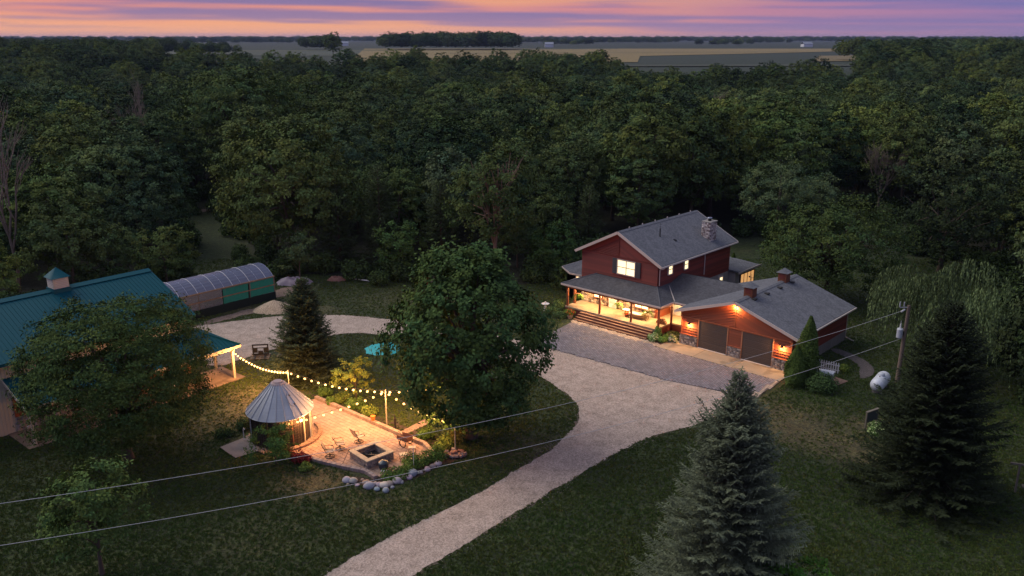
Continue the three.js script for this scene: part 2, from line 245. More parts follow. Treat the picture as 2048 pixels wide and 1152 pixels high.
// spruce: whorls of drooping boughs carrying flat sprays of needled twigs
function spruce(o) {
  const r = rngOf(o.seed), L = new Leaves(), parts = [tube([V(0, 0, 0), V(0, o.h * 0.5, 0), V(0, o.h * 0.985, 0)], [o.w * 0.032, o.w * 0.02, 0.015], 7)], col = o.col, low = o.low ?? 0.25;
  const shape = (t) => (1 - t) ** (o.pow ?? 0.8) * (0.9 + 0.12 * Math.sin(t * 19));
  for (let y = low; y < o.h * 0.985; ) {
    const t = y / o.h, reach = o.w / 2 * shape(t) + 0.12, nb = Math.max(4, Math.round((o.boughs ?? 9) * (0.55 + 0.6 * (1 - t)))), ph = r() * 6.3;
    for (let k = 0; k < nb; k++) {
      const a = ph + (k + (r() - 0.5) * 0.7) / nb * Math.PI * 2, len = reach * (0.72 + r() * 0.3) * (0.78 + 0.5 * vnoise(Math.cos(a) * 1.7 + 9 + o.seed, Math.sin(a) * 1.7 + y * 0.8 + 9)), rise = lerp(o.droop ?? -0.22, 0.75, t ** 1.6) + (r() - 0.5) * 0.22, ca = Math.cos(a), sa = Math.sin(a), y0 = y + (r() - 0.5) * 0.25;
      const cv = 0.72 + r() * 0.55, c0 = [col[0] * cv, col[1] * cv, col[2] * cv], at = (u) => [ca * len * u, y0 + len * (rise * u - 0.2 * u * u + 0.34 * u * u * u), sa * len * u];
      if (len > 0.7 && r() < 0.5) { const p = at(0.1), q = at(0.6); parts.push(bar(p, q, 0.018, 3)); }
      const nt = Math.max(3, Math.round(len / (o.tw ?? 0.13)));
      for (let i = 1; i <= nt; i++) {
        const u = 0.18 + 0.82 * i / nt, p = at(u), tl = (o.tl ?? 0.5) * Math.min(1, len / 1.2) * (1.15 - 0.75 * u) * (0.7 + r() * 0.6) + 0.07;
        for (const sd of [-1, 1, 0]) {
          if (sd === 0 && i < nt && r() < 0.55) continue;
          const fx = ca * (sd ? 0.62 : 1) - sa * sd * 0.78, fz = sa * (sd ? 0.62 : 1) + ca * sd * 0.78, fy = (sd ? -0.08 : rise * 0.5 + 0.25) + (r() - 0.5) * (o.bush ?? 0.7) - (o.hang ?? 0.1) * r();
          const nn = Math.max(2, Math.round(tl / (o.nd ?? 0.09)));
          for (let q = 0; q < nn; q++) { const v = (q + 0.6) / nn * tl, j = 0.8 + r() * 0.4, s = (o.ns ?? 0.085) * (0.8 + r() * 0.5); let dx = fx + (r() - 0.5) * 0.9, dy = fy + (r() - 0.3) * 0.7, dz = fz + (r() - 0.5) * 0.9; const l = Math.hypot(dx, dy, dz) || 1; dx /= l; dy /= l; dz /= l; let wx = -dz, wy = (r() - 0.5), wz = dx; const wl = Math.hypot(wx, wy, wz) || 1, ws = s * (o.wd ?? 0.34); L.leaf(p[0] + fx * v, p[1] + fy * v, p[2] + fz * v, dx * s, dy * s, dz * s, wx / wl * ws, wy / wl * ws, wz / wl * ws, c0[0] * j, c0[1] * j, c0[2] * j); }
        }
      }
    }
    y += (o.step ?? 0.34) * (0.55 + 0.75 * (1 - t)) * (0.85 + r() * 0.3);
  }
  return { geo: L.geo(), trunk: merge(parts) };
}
// weeping crown: hanging strands of narrow leaves
function willow(o) {
  const r = rngOf(o.seed), L = new Leaves(), n = o.strands ?? 900, col = o.col;
  for (let i = 0; i < n; i++) {
    const hub = Math.floor(r() * 10), ha = hub * 0.7 + 0.3, hr = hub === 0 ? 0 : o.w * (0.2 + 0.14 * hash2(hub, o.seed + 3)), hx = Math.cos(ha) * hr, hz = Math.sin(ha) * hr, hy = o.h * (hub === 0 ? 0.82 : 0.5 + 0.36 * hash2(hub, o.seed)), d = sphereDir(r), R = o.w * (0.13 + 0.1 * hash2(hub, o.seed + 5)), hk = 0.65 + 0.7 * hash2(hub, o.seed + 9);
    let x = hx + d[0] * R, z = hz + d[2] * R, y = hy + Math.abs(d[1]) * R * 0.8; const len = o.h * (0.15 + 0.5 * r() * r()) * (o.len ?? 1), k = (0.6 + r() * 0.8) * hk, ox = d[0] * 0.5, oz = d[2] * 0.5; let u = 0;
    while (u < len && y > 0.3) { const st = o.gap ?? 0.13; u += st; const out = Math.exp(-u * 1.2); x += ox * st * (0.25 + out) + (r() - 0.5) * 0.05; z += oz * st * (0.25 + out) + (r() - 0.5) * 0.05; y -= st * (1 - out * 0.9); const j = k * (0.8 + r() * 0.4), s = o.size ?? 0.1, a = r() * 6.28; L.leaf(x, y, z, Math.cos(a) * s * 0.35, -s, Math.sin(a) * s * 0.35, -Math.sin(a) * s * 0.3, 0, Math.cos(a) * s * 0.3, col[0] * j, col[1] * j, col[2] * j); }
  }
  return { geo: L.geo() };
}
// bare branching: forked tapering limbs
function bareTree(o) {
  const r = rngOf(o.seed), parts = [];
  const grow = (p, d, len, rad, lev) => { const mid = p.clone().addScaledVector(d, len * 0.5).add(V((r() - 0.5) * len * 0.12, 0, (r() - 0.5) * len * 0.12)), e = p.clone().addScaledVector(d, len).add(V(0, len * 0.05, 0)); parts.push(tube([p, mid, e], [rad, rad * 0.82, rad * 0.62], lev < 2 ? 6 : 3)); if (lev >= (o.levels ?? 4)) return; const n = lev === 0 ? (o.fork ?? 4) : 3; for (let i = 0; i < n; i++) { const s = sphereDir(r), nd = d.clone().multiplyScalar(1.1).add(V(s[0] * (o.spread ?? 0.6), s[1] * 0.25 + 0.12, s[2] * (o.spread ?? 0.6))).normalize(); grow(i % 2 ? e : mid.clone().lerp(e, 0.6), nd, len * (0.62 + r() * 0.25), rad * 0.58, lev + 1); } };
  grow(V(0, 0, 0), V(0.03, 1, 0.02).normalize(), o.h * (o.bole ?? 0.3), o.rad ?? 0.22, 0); return merge(parts);
}
// low leafy mound
function shrubGeo(o) {
  const r = rngOf(o.seed), L = new Leaves(), n = o.n ?? 700, s = o.size ?? 0.07, lumps = []; for (let i = 0; i < (o.lumps ?? 6); i++) { const a = r() * 6.3, q = Math.sqrt(r()) * 0.6; lumps.push([Math.cos(a) * q * o.w / 2, Math.sin(a) * q * (o.d ?? o.w) / 2, 0.55 + 0.45 * r()]); }
  for (let i = 0; i < n; i++) { const m = lumps[i % lumps.length], d = sphereDir(r), q = 0.6 + 0.45 * Math.sqrt(r()), x = m[0] + d[0] * q * o.w * 0.27, z = m[1] + d[2] * q * (o.d ?? o.w) * 0.27, y = o.h * m[2] * (0.5 + 0.5 * d[1] * q); if (y < 0.02) continue; const c = o.cols ? o.cols[Math.floor(r() * o.cols.length)] : o.col, k = 0.65 + r() * 0.7; randLeaf(L, r, x, y, z, d[0], d[1] * 0.6 + 0.5, d[2], s, o.asp ?? 0.5, [c[0] * k, c[1] * k, c[2] * k], 0.8); }
  return L.geo();
}
function shrub(name, label, cat, x, z, o, group) { const t = thing(name, label, cat, x, o.y ?? 0, z, 0, group); part(t, 'foliage', shrubGeo(o), MT.leaf); const st = []; const r = rngOf(o.seed + 3); for (let i = 0; i < 5; i++) st.push(bar([0, 0, 0], [(r() - 0.5) * o.w * 0.5, o.h * 0.6, (r() - 0.5) * o.w * 0.5], 0.015, 4)); part(t, 'stem', merge(st), MT.bark); return t; }
const FERN = (() => { const r = rngOf(91), L = new Leaves(); for (let i = 0; i < 46; i++) { const a = r() * 6.3, len = 0.42 + r() * 0.22, k = 0.7 + r() * 0.6; for (let q = 0; q < 9; q++) { const u = q / 8, x = Math.cos(a) * len * u, z = Math.sin(a) * len * u, y = 0.34 * u - 0.78 * u * u; for (const sd of [-1, 1]) { const w = 0.075 * (1.1 - u * 0.7); L.leaf(x - Math.sin(a) * sd * w, y - 0.02, z + Math.cos(a) * sd * w, -Math.sin(a) * sd * w, -0.012, Math.cos(a) * sd * w, Math.cos(a) * 0.022, -0.01, Math.sin(a) * 0.022, 0.085 * k, 0.16 * k, 0.035 * k); } } } return L.geo(); })();
// ---------------------------------------------------------------- ground, driveway, paving, fields
const TH = -42.8 * Math.PI / 180, HO = [14.97, -71.02];                       // frame of the house: a along the front, b out of the front
const HF = (a, b) => [HO[0] + a * Math.cos(TH) + b * Math.sin(TH), HO[1] - a * Math.sin(TH) + b * Math.cos(TH)];
const BT = -40 * Math.PI / 180, BO = [-22.07, -62.87];                        // frame of the barn
const BF = (a, b) => [BO[0] + a * Math.cos(BT) + b * Math.sin(BT), BO[1] - a * Math.sin(BT) + b * Math.cos(BT)];
const inPoly = (x, z, P) => { let c = false; for (let i = 0, j = P.length - 1; i < P.length; j = i++) { const [xi, zi] = P[i], [xj, zj] = P[j]; if ((zi > z) !== (zj > z) && x < (xj - xi) * (z - zi) / (zj - zi) + xi) c = !c; } return c; };
const CLEARING = [[-90, 10], [-90, -50], [-57, -66], [-44, -84], [-38.5, -96], [-42, -110], [-49, -124], [-54, -141], [-47, -140], [-42, -124], [-36, -112], [-30.5, -99], [-26, -94.5], [-15, -92], [-3, -89], [3, -90], [8, -100], [26, -113], [34, -115], [41, -117], [49, -131], [57, -133], [58, -121], [53, -106], [55, -92], [47, -78], [43, -68], [40, -55], [40, -30], [44, 10]];
const landY = (x, z) => 11 * sstep(290, 430, Math.hypot(x * 0.6, z));
const SPOTS = [[20, -54, 4.5, 1], [22.5, -50.5, 3.5, 0.9], [25, -54, 2, 1.1], [18, -57, 2.5, 0.7], [-19.5, -57, 3, 0.8], [-18.5, -60, 3, 0.7], [-21, -54, 3, 0.5], [-12, -46.2, 2.6, 0.9], [2.5, -51, 3, 0.7], [-8, -44, 3, 0.35], [-14, -40, 4, 0.3], [-21.2, -79.6, 2, 0.8], [-19, -80.6, 2.5, 0.8], [-27, -81, 2.5, 0.9], [-24.5, -86, 2, 1.2], [-23, -88, 2, 1], [-46, -133, 3, 1.1], [-12, -84, 6, 0.35], [-6, -82, 5, 0.3], [-7, -64, 5, 0.25], [12, -42, 4, 0.3], [-24.5, -59.5, 2.2, 0.5], [-23, -67, 2, 0.6]];
{
  const line = (fine0, fine1, step, out0, out1) => { const l = []; for (let v = fine0; v <= fine1; v += step) l.push(v); let s = step; for (let v = fine0 - s; ; ) { l.unshift(v); if (v <= out0) break; s *= 1.22; v -= s; } s = step; for (let v = l[l.length - 1] + s; ; ) { l.push(v); if (v >= out1) break; s *= 1.22; v += s; } return l; };
  const xs = line(-62, 58, 0.9, -9000, 9000), zs = line(-150, -24, 0.9, -12000, 400), nx = xs.length, nz = zs.length;
  const pos = new Float32Array(nx * nz * 3), col = new Float32Array(nx * nz * 3), uv = new Float32Array(nx * nz * 2), idx = [];
  for (let j = 0; j < nz; j++) for (let i = 0; i < nx; i++) {
    const x = xs[i], z = zs[j], o = j * nx + i; pos[o * 3] = x; pos[o * 3 + 1] = landY(x, z); pos[o * 3 + 2] = z; uv[o * 2] = x; uv[o * 2 + 1] = z;
    const n = fbm(x / 7 + 40, z / 7 + 40, 4), n2 = fbm(x / 2.1 + 10, z / 1.4 + 10, 3), n3 = fbm(x / 19, z / 19, 3, 1e9, 1e9, 7);
    let c = [0.062 + 0.04 * (n - 0.5) + 0.02 * (n3 - 0.5), 0.088 + 0.05 * (n - 0.5) + 0.03 * (n3 - 0.5), 0.028 + 0.018 * (n3 - 0.5)];
    let dry = sstep(0.56, 0.8, n * 0.6 + n2 * 0.4) * 0.4;
    for (const [sx, sz, r, k] of SPOTS) { const q = Math.hypot(x - sx, (z - sz) * 1.25) / r; if (q < 1.6) dry += k * (1 - sstep(0.25, 1.45, q + (n2 - 0.5) * 1.5)); }
    dry = clamp(dry); const tan = [0.24, 0.175, 0.1]; c = c.map((v, k) => lerp(v, tan[k], dry * 0.6));
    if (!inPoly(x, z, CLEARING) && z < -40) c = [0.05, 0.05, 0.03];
    if (-z > 330) c = [0.05, 0.082, 0.062];
    col.set(c, o * 3);
    if (i < nx - 1 && j < nz - 1) idx.push(o, o + nx, o + 1, o + 1, o + nx, o + nx + 1);
  }
  const g = new THREE.BufferGeometry(); g.setAttribute('position', new THREE.BufferAttribute(pos, 3)); g.setAttribute('color', new THREE.BufferAttribute(col, 3)); g.setAttribute('uv', new THREE.BufferAttribute(uv, 2)); g.setIndex(idx); g.computeVertexNormals();
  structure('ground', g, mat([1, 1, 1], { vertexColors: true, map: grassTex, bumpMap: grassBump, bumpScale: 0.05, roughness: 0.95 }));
}
function rough(outline, amp, step, seed) {                        // resample an outline and make its edge uneven
  const out = []; for (let i = 0; i < outline.length; i++) { const [x0, z0] = outline[i], [x1, z1] = outline[(i + 1) % outline.length], L = Math.hypot(x1 - x0, z1 - z0), n = Math.max(1, Math.round(L / step)); for (let k = 0; k < n; k++) { const t = k / n, x = lerp(x0, x1, t), z = lerp(z0, z1, t), q = (fbm(x * 0.9 + seed, z * 0.9, 3) - 0.5) * 2.6 * amp + (hash2(i * 97 + k, seed) - 0.5) * amp * 0.9; out.push([x - (z1 - z0) / L * q, z + (x1 - x0) / L * q]); } } return out;
}
function smooth(P, it = 2) { for (let k = 0; k < it; k++) { const o = []; for (let i = 0; i < P.length; i++) { const a = P[i], b = P[(i + 1) % P.length]; o.push([a[0] * 0.75 + b[0] * 0.25, a[1] * 0.75 + b[1] * 0.25], [a[0] * 0.25 + b[0] * 0.75, a[1] * 0.25 + b[1] * 0.75]); } P = o; } return P; }
const DRIVE = smooth([[-16, -28], [-9.42, -36.98], [-7.78, -39.25], [-4.89, -42.17], [-1.91, -45.18], [1.15, -48.92], [2.85, -50.99], [4.38, -54], [4.92, -56.47], [4.72, -58.68], [3.35, -61.35], [1.5, -64.6], [-1.5, -68.2], [-5, -71.2], [-9, -72.8], [-12.54, -73.47], [-14.88, -73.75], [-17.01, -72.93], [-18.71, -70.57], [-21.02, -69.31], [-22.89, -66.92], [-24.02, -65.23], [-27.5, -66.5], [-33.5, -72.5], [-31.5, -74.6], [-26.53, -77.2], [-22.62, -78.73], [-18.78, -79.04], [-15.79, -78.73], [-13.26, -78.11], [-7, -76.2], [-2, -73.6], [2.03, -70.57], [6, -68], [12, -63.5], [17, -60], [18.9, -59.4], [14.95, -56.04], [12.39, -54], [9.4, -52.68], [7.1, -50.63], [3.88, -46.99], [2.27, -45.18], [-0.67, -41.91], [-2.75, -39.25], [-5.14, -36.98], [-11.5, -28]], 2);
structure('driveway_shoulder', sheet(rough(DRIVE.map(([x, z]) => [x, z]), 0.34, 0.35, 3), 0.012), MT.shoulder);
structure('gravel_driveway', sheet(rough(DRIVE, 0.13, 0.3, 9), 0.026), MT.gravel);
const LAWN_SKIP = [[-14.9, -59.2], [-9.6, -54.7], [-5.5, -51.3], [-5.0, -49.6], [-8.2, -46.6], [-13.6, -49.5], [-19.4, -51], [-17.4, -54.8]];
{ // loose edge: single gravel stones strewn along both sides of the drive
  const r = rngOf(77), g0 = new THREE.IcosahedronGeometry(1, 0), n = 2600, im = new THREE.InstancedMesh(g0, mat([0.36, 0.3, 0.25]), n), m = new THREE.Matrix4(), q = new THREE.Quaternion(), e = new THREE.Euler();
  for (let i = 0; i < n; i++) { const k = Math.floor(r() * DRIVE.length), a = DRIVE[k], b = DRIVE[(k + 1) % DRIVE.length], t = r(), d = (r() + r() + r() - 1.5) * 0.75, L = Math.hypot(b[0] - a[0], b[1] - a[1]) || 1, s = 0.012 + r() * 0.022; e.set(r() * 6, r() * 6, 0); m.compose(V(lerp(a[0], b[0], t) + (b[1] - a[1]) / L * d, 0.035, lerp(a[1], b[1], t) - (b[0] - a[0]) / L * d), q.setFromEuler(e), V(s, s * 0.7, s)); im.setMatrixAt(i, m); }
  im.name = 'loose_gravel'; im.userData = { kind: 'stuff', label: 'loose gravel strewn along the driveway edges', category: 'gravel' }; scene.add(im);
}
// apron of small pavers before porch and garage, and the concrete strip at the garage doors
{
  const AP = [[-10.9, 1.55], [-1.05, 1.55], [-1.05, 2.35], [10.55, 2.35], [10.6, 6.75], [3.65, 8.15], [-0.55, 8.4], [-9.3, 9.1]];
  structure('apron_bedding', sheet(AP.map(([a, b]) => HF(a, b)), 0.034), mat([0.11, 0.095, 0.1], { map: gravelTex }));
  const r = rngOf(5), out = [], c45 = Math.cos(0.6), s45 = Math.sin(0.6), L = 0.36, Wd = 0.2;
  for (let i = -60; i < 70; i++) for (let j = -90; j < 110; j++) {
    const p = (i + (mod(j, 2) ? 0.5 : 0)) * L, q = j * Wd, a = p * c45 - q * s45, b = p * s45 + q * c45 + 4; if (!inPoly(a, b, AP)) continue;
    const g = new THREE.BoxGeometry(L - 0.022, 0.05, Wd - 0.022); g.deleteAttribute('uv'); g.setIndex([...g.index.array].filter((_, k) => Math.floor(k / 6) !== 3)); const k = 0.8 + r() * 0.4, tan = b < 2.1 + r() * 0.25 || a > 10.2;
    g.rotateY(-0.6); g.translate(a, 0.022 + r() * 0.008, b); out.push(colorGeo(g, tan ? [0.44 * k, 0.34 * k, 0.27 * k] : [0.2 * k, 0.18 * k, 0.205 * k]));
  }
  const m = structure('paver_apron', merge(out), mat([1, 1, 1], { vertexColors: true, roughness: 0.85 })); m.position.set(HO[0], 0.022, HO[1]); m.rotation.y = TH; m.userData.kind = 'structure';
  const cs = structure('concrete_strip', merge([[-1.0, 3.6], [2.63, 3.6], [6.26, 4.24]].map(([a0, w]) => slab([[a0, 0.075, -0.2], [a0, 0.075, 2.33], [a0 + w, 0.075, 2.33], [a0 + w, 0.075, -0.2]], 0.07))), MT.concrete); cs.position.set(HO[0], 0, HO[1]); cs.rotation.y = TH;
}
structure('wheat_field', sheet([[-104, -560], [-213, -1275], [537, -1275], [467, -1109], [246, -879], [109, -750], [80, -560]], 11.3), mat([0.46, 0.34, 0.15], { map: grassTex }));
structure('stubble_strip', sheet([[196, -575], [265, -760], [335, -790], [262, -600]], 11.35), mat([0.36, 0.27, 0.13], { map: grassTex }));
structure('bean_field', sheet([[-340, -800], [-420, -1100], [-120, -1150], [-150, -760]], 11.25), mat([0.09, 0.13, 0.1], { map: grassTex }));
structure('hay_strip', sheet([[-190, -470], [-215, -560], [-130, -600], [-118, -480]], 11.4), mat([0.26, 0.21, 0.11], { map: grassTex }));
structure('bare_track', sheet(rough(smooth([[-51, -131], [-44, -135.5], [-43, -133.8], [-47, -131], [-50, -129]]), 0.4, 0.6, 4), 0.03), MT.dirt);
structure('dirt_patch', sheet(rough(smooth([[-25.2, -84.6], [-22, -86], [-21, -88], [-24, -89.5], [-26, -87]]), 0.4, 0.5, 6), 0.03), MT.dirt);
structure('dirt_strip', sheet(rough(smooth([[-30.4, -76.2], [-23.4, -83.8], [-22.6, -82.8], [-29.4, -75.2]]), 0.25, 0.5, 6), 0.02), MT.dirt);

const BARE = [[[-19.3, -50.9], [-17.8, -49.4], [-16.6, -50.4], [-17.9, -52.6]], [[-7.7, -53.3], [-7.2, -53.0], [-3.6, -57.1], [-4.6, -57.4]], [[-3, 15.6], [0.5, 15.6], [0.5, -0.7], [-5, -0.7]].map(([a, b]) => BF(a, b)), [[27.6, -62.7], [28.9, -63.3], [29.8, -65.2], [29.6, -67.4], [28.4, -69.8], [27.5, -69.4], [28.5, -67.2], [28.7, -65.4]], [[23.7, -62.9], [25.6, -63.4], [26.5, -62.2], [25.2, -61.2]], [[-30.4, -76.2], [-23.4, -83.8], [-22.6, -82.8], [-29.4, -75.2]], [[-25.6, -82], [-25.6, -79.2], [-21.7, -79.2], [-21.7, -82.4]], [[-25.2, -84.6], [-22, -86], [-21, -88], [-24, -89.5], [-26, -87]], [[-10.3, -46.9], [-8.3, -45.4], [-6.3, -46.5], [-4.5, -48.4], [-2.9, -49.6], [-3.2, -51.3], [-5.3, -50.6], [-9.6, -47.2]], [[-22.6, -68.6], [-22.3, -66.4], [-18.2, -66.9], [-18.2, -69.2]]];
{ // lawn: short tufts of grass, one mass
  const r = rngOf(606), L = new Leaves(); for (let i = 0; i < 9; i++) { const a = r() * 6.3, q = r() * 0.11, ln = 0.045 + r() * 0.045, x = Math.cos(a) * q, z = Math.sin(a) * q, b = r() * 6.3, k = 0.75 + r() * 0.5; L.leaf(x, ln, z, (r() - 0.5) * 0.07, ln, (r() - 0.5) * 0.07, Math.cos(b) * 0.022, 0, Math.sin(b) * 0.022, k, k, k); }
  const n = 190000, im = new THREE.InstancedMesh(L.geo(), leafMat([1, 1, 1]), n), m = new THREE.Matrix4(), q = new THREE.Quaternion(), up = V(0, 1, 0), c = new THREE.Color(), AP2 = [[-12, 0], [11, -1], [11, 8], [-10, 9.6]].map(([a, b]) => HF(a, b)); let k = 0;
  for (let t = 0; t < 900000 && k < n; t++) { const z = -26 - r() ** 1.25 * 75, x = (r() * 2 - 1) * (0.63 * -z + 3); if (!inPoly(x, z, CLEARING) || inPoly(x, z, AP2) || inPoly(x, z, LAWN_SKIP) || Math.hypot(x + 11.2, z + 69.6) < 1.75 || BARE.some((q) => inPoly(x, z, q))) continue; const n1 = fbm(x / 3.1 + 4, z / 2.3 + 8, 3), n2 = fbm(x / 0.9, z / 0.9, 2, 1e9, 1e9, 3);  let dry = 0; for (const [sx, sz, R, w] of SPOTS) { const d = Math.hypot(x - sx, (z - sz) * 1.25) / R; if (d < 1.3) dry = Math.max(dry, w * (1.3 - d)); } if (r() < dry * 0.9 || inPoly(x, z, DRIVE)) continue; const s = 0.6 * (0.75 + r() * 0.5); m.compose(V(x, 0, z), q.setFromAxisAngle(up, r() * 6.3), V(s * 1.3, s, s * 1.3)); im.setMatrixAt(k, m); const y = 0.8 + r() * 0.4, w = 0.8 + 0.45 * n1 + (r() < 0.08 ? 0.5 : 0); im.setColorAt(k, c.setRGB(0.05 * y * w, 0.066 * y, 0.022 * y)); k++; }
  im.count = k; im.name = 'lawn_grass'; im.userData = { kind: 'stuff', label: 'short mown grass covering the lawn', category: 'grass' }; scene.add(im);
}

[[[-330, -1000], [-345, -1060], [150, -1300], [150, -1240]], [[-60, -860], [-66, -900], [330, -1010], [300, -960]], [[60, -470], [66, -500], [260, -520], [240, -480]], [[-100, -660], [-106, -690], [60, -700], [56, -668]]].forEach((q, i) => structure('crop_strip', sheet(q, 11.42 + i * 0.02), mat([[0.14, 0.17, 0.1], [0.4, 0.31, 0.15], [0.075, 0.1, 0.06], [0.4, 0.3, 0.13]][i], { map: grassTex })));

// ---------------------------------------------------------------- the house: two storeys, porch, link, garage
{
  const house = thing('house', 'dark red two-storey house with grey shingle roofs, lit front porch and attached double garage', 'house', HO[0], 0, HO[1], TH);
  const FR = [[1, 0], [0, 1]], RT = [[0, -1], [1, 0]], LF = [[0, 1], [-1, 0]];            // wall directions: front faces +b, right faces +a, left faces -a
  const wall = (name, g, o, d, m, parent = house) => part(parent, name, onWall(g, o, d[0], d[1]), m);
  function win(parent, o, d, w, h, cols, rows, glow, name = 'window', fm = MT.trim) {       // o = lower centre on the wall
    const f = [box(w + 0.16, 0.08, 0.17, 0, -0.04, 0.085), box(w + 0.16, 0.08, 0.17, 0, h + 0.04, 0.085), box(0.08, h, 0.16, -w / 2 - 0.04, h / 2, 0.08), box(0.08, h, 0.16, w / 2 + 0.04, h / 2, 0.08)];
    const wm = wall(name, merge(f), o, d, fm, parent), gap = 0.05;
    const pw = (w - gap * (cols - 1)) / cols, ph = (h - gap * (rows - 1)) / rows;
    for (let i = 1; i < cols; i++) wall('mullion', box(gap, h, 0.07, -w / 2 + i * (pw + gap) - gap / 2, h / 2, 0.105), o, d, MT.door, wm);
    for (let j = 1; j < rows; j++) for (let i = 0; i < cols; i++) wall('glazing_bar', box(pw, gap, 0.06, -w / 2 + pw / 2 + i * (pw + gap), j * (ph + gap) - gap / 2, 0.105), o, d, MT.door, wm);
    for (let i = 0; i < cols; i++) for (let j = 0; j < rows; j++) wall('pane', box(pw, ph, 0.012, -w / 2 + pw / 2 + i * (pw + gap), ph / 2 + j * (ph + gap), 0.09), o, d, glow, wm);
    return wm;
  }
  // --- main block
  const A0 = -13.1, A1 = -4.25, B0 = -2.4, B1 = -15.7, mid = (A0 + A1) / 2, rs = 0.507, ra = Math.atan(rs), ridge = 8.5, eave = 5.95, ov = 0.6, halfW = (A1 - A0) / 2;
  {
    const top = ridge - 0.24, wt = top - halfW * rs, sh = new THREE.Shape([[A0, 0], [A1, 0], [A1, wt], [mid, top], [A0, wt]].map((p) => new THREE.Vector2(...p)));
    const g = new THREE.ExtrudeGeometry(sh, { depth: B0 - B1, bevelEnabled: false }); g.translate(0, 0, B1); part(house, 'wall_core', g, MT.darkRed);
    wall('front_siding', siding([[0, 3.3], [2 * halfW, 3.3], [2 * halfW, wt - 0.05], [0, wt - 0.05]], 0, 0.21, 0.08, 3), [A0, 0, B0], FR, MT.siding);
    wall('gable_siding', siding([[0, wt - 0.02], [halfW - 0.03, wt - 0.02], [halfW - 0.03, top - 0.05]], ra, 0.22, 0.09, 4), [A0, 0, B0], FR, MT.siding);
    wall('gable_siding', siding([[halfW + 0.03, wt - 0.02], [2 * halfW, wt - 0.02], [halfW + 0.03, top - 0.05]], -ra, 0.22, 0.09, 5), [A0, 0, B0], FR, MT.siding);
    wall('gable_trim', merge([box(2 * halfW, 0.09, 0.12, halfW, wt - 0.03, 0.055), box(0.08, top - wt, 0.12, halfW, (top + wt) / 2, 0.055)]), [A0, 0, B0], FR, MT.darkRed);
    wall('side_siding', siding([[0, 2.8], [B0 - B1, 2.8], [B0 - B1, wt], [0, wt]], 0, 0.21, 0.08, 6), [A1, 0, B0], RT, MT.siding);
    wall('side_siding', siding([[0, 0.5], [B0 - B1, 0.5], [B0 - B1, wt], [0, wt]], 0, 0.21, 0.08, 7), [A0, 0, B1], LF, MT.siding);
    wall('foundation_wall', box(B0 - B1 - 8.5, 2.8, 0.06, (B0 - B1) - (B0 - B1 - 8.5) / 2, 1.4, 0.03), [A1, 0, B0], RT, mat([0.46, 0.4, 0.36], { roughness: 0.9, map: weatherTex }));
    const roof = part(house, 'roof', merge([slab([[A0 - ov, eave, B0 + 0.4], [mid, ridge, B0 + 0.4], [mid, ridge, B1 - 0.4], [A0 - ov, eave, B1 - 0.4]], 0.14), slab([[mid, ridge, B0 + 0.4], [A1 + ov, eave, B0 + 0.4], [A1 + ov, eave, B1 - 0.4], [mid, ridge, B1 - 0.4]], 0.14)]), MT.shingle);
    part(roof, 'ridge_cap', merge([box(0.3, 0.03, B0 - B1 + 0.7, mid - 0.13, ridge - 0.05, (B0 + B1) / 2, 0, 0, ra), box(0.3, 0.03, B0 - B1 + 0.7, mid + 0.13, ridge - 0.05, (B0 + B1) / 2, 0, 0, -ra)]), MT.shingle);
    for (let i = 0; i < 6; i++) part(roof, 'ridge_vent_knob', cyl(0.06, 0.05, 0.16, mid, ridge, B0 - 1.5 - i * 2.2, 8), MT.trim);
    const len = Math.hypot(halfW + ov, ridge - eave);
    for (const s of [-1, 1]) part(house, 'rake_board', box(len, 0.26, 0.05, mid + s * (halfW + ov) / 2, (ridge + eave) / 2 - 0.13, B0 + 0.43, 0, 0, -s * ra), MT.trim);
    for (const s of [-1, 1]) part(house, 'rake_board', box(len, 0.26, 0.05, mid + s * (halfW + ov) / 2, (ridge + eave) / 2 - 0.13, B1 - 0.43, 0, 0, -s * ra), MT.trim);
    for (const s of [-1, 1]) part(house, 'gable_soffit', box(len, 0.03, 0.4, mid + s * (halfW + ov) / 2, (ridge + eave) / 2 - 0.21, B0 + 0.2, 0, 0, -s * ra), MT.trim);
    part(house, 'gutter', box(0.13, 0.13, B0 - B1 + 0.8, A1 + ov + 0.05, eave - 0.12, (B0 + B1) / 2), MT.trim); part(house, 'gutter', box(0.13, 0.13, B0 - B1 + 0.8, A0 - ov - 0.05, eave - 0.12, (B0 + B1) / 2), MT.trim);
    part(house, 'eave_soffit', box(0.56, 0.03, B0 - B1, A1 + 0.3, eave - 0.17, (B0 + B1) / 2), MT.trim);
    part(house, 'downspout', tube([V(A1 + ov, eave - 0.18, B0 - 0.2), V(A1 + ov - 0.1, eave - 0.35, B0 - 0.2), V(A1 + 0.1, eave - 0.5, B0 - 0.15), V(A1 + 0.1, 3.95, B0 - 0.15)], 0.05, 6), MT.trim);
    part(house, 'downspout', tube([V(A1 + ov, eave - 0.18, -10.55), V(A1 + 0.12, eave - 0.45, -10.55), V(A1 + 0.12, 3.4, -10.55)], 0.05, 6), MT.trim);
    win(house, [-7.73, 4.4, B0 + 0.03], FR, 1.95, 1.3, 2, 2, M_WIN);
    for (const s of [-1, 1]) { const shp = part(house, 'shutter', box(0.5, 1.5, 0.05, -7.73 + s * 1.36, 5.05, B0 + 0.115), MT.shutter); for (let k = 0; k < 7; k++) part(shp, 'louvre', box(0.4, 0.05, 0.03, -7.73 + s * 1.36, 4.48 + k * 0.19, B0 + 0.15), MT.shutter); }
    win(house, [A1 + 0.03, 4.75, -4.28], RT, 0.62, 0.88, 1, 2, M_WIN); win(house, [A1 + 0.03, 4.7, -7.05], RT, 0.62, 0.88, 1, 2, M_WIN); win(house, [A1 + 0.07, 1.55, -13.95], RT, 0.6, 0.9, 1, 1, M_WIN);
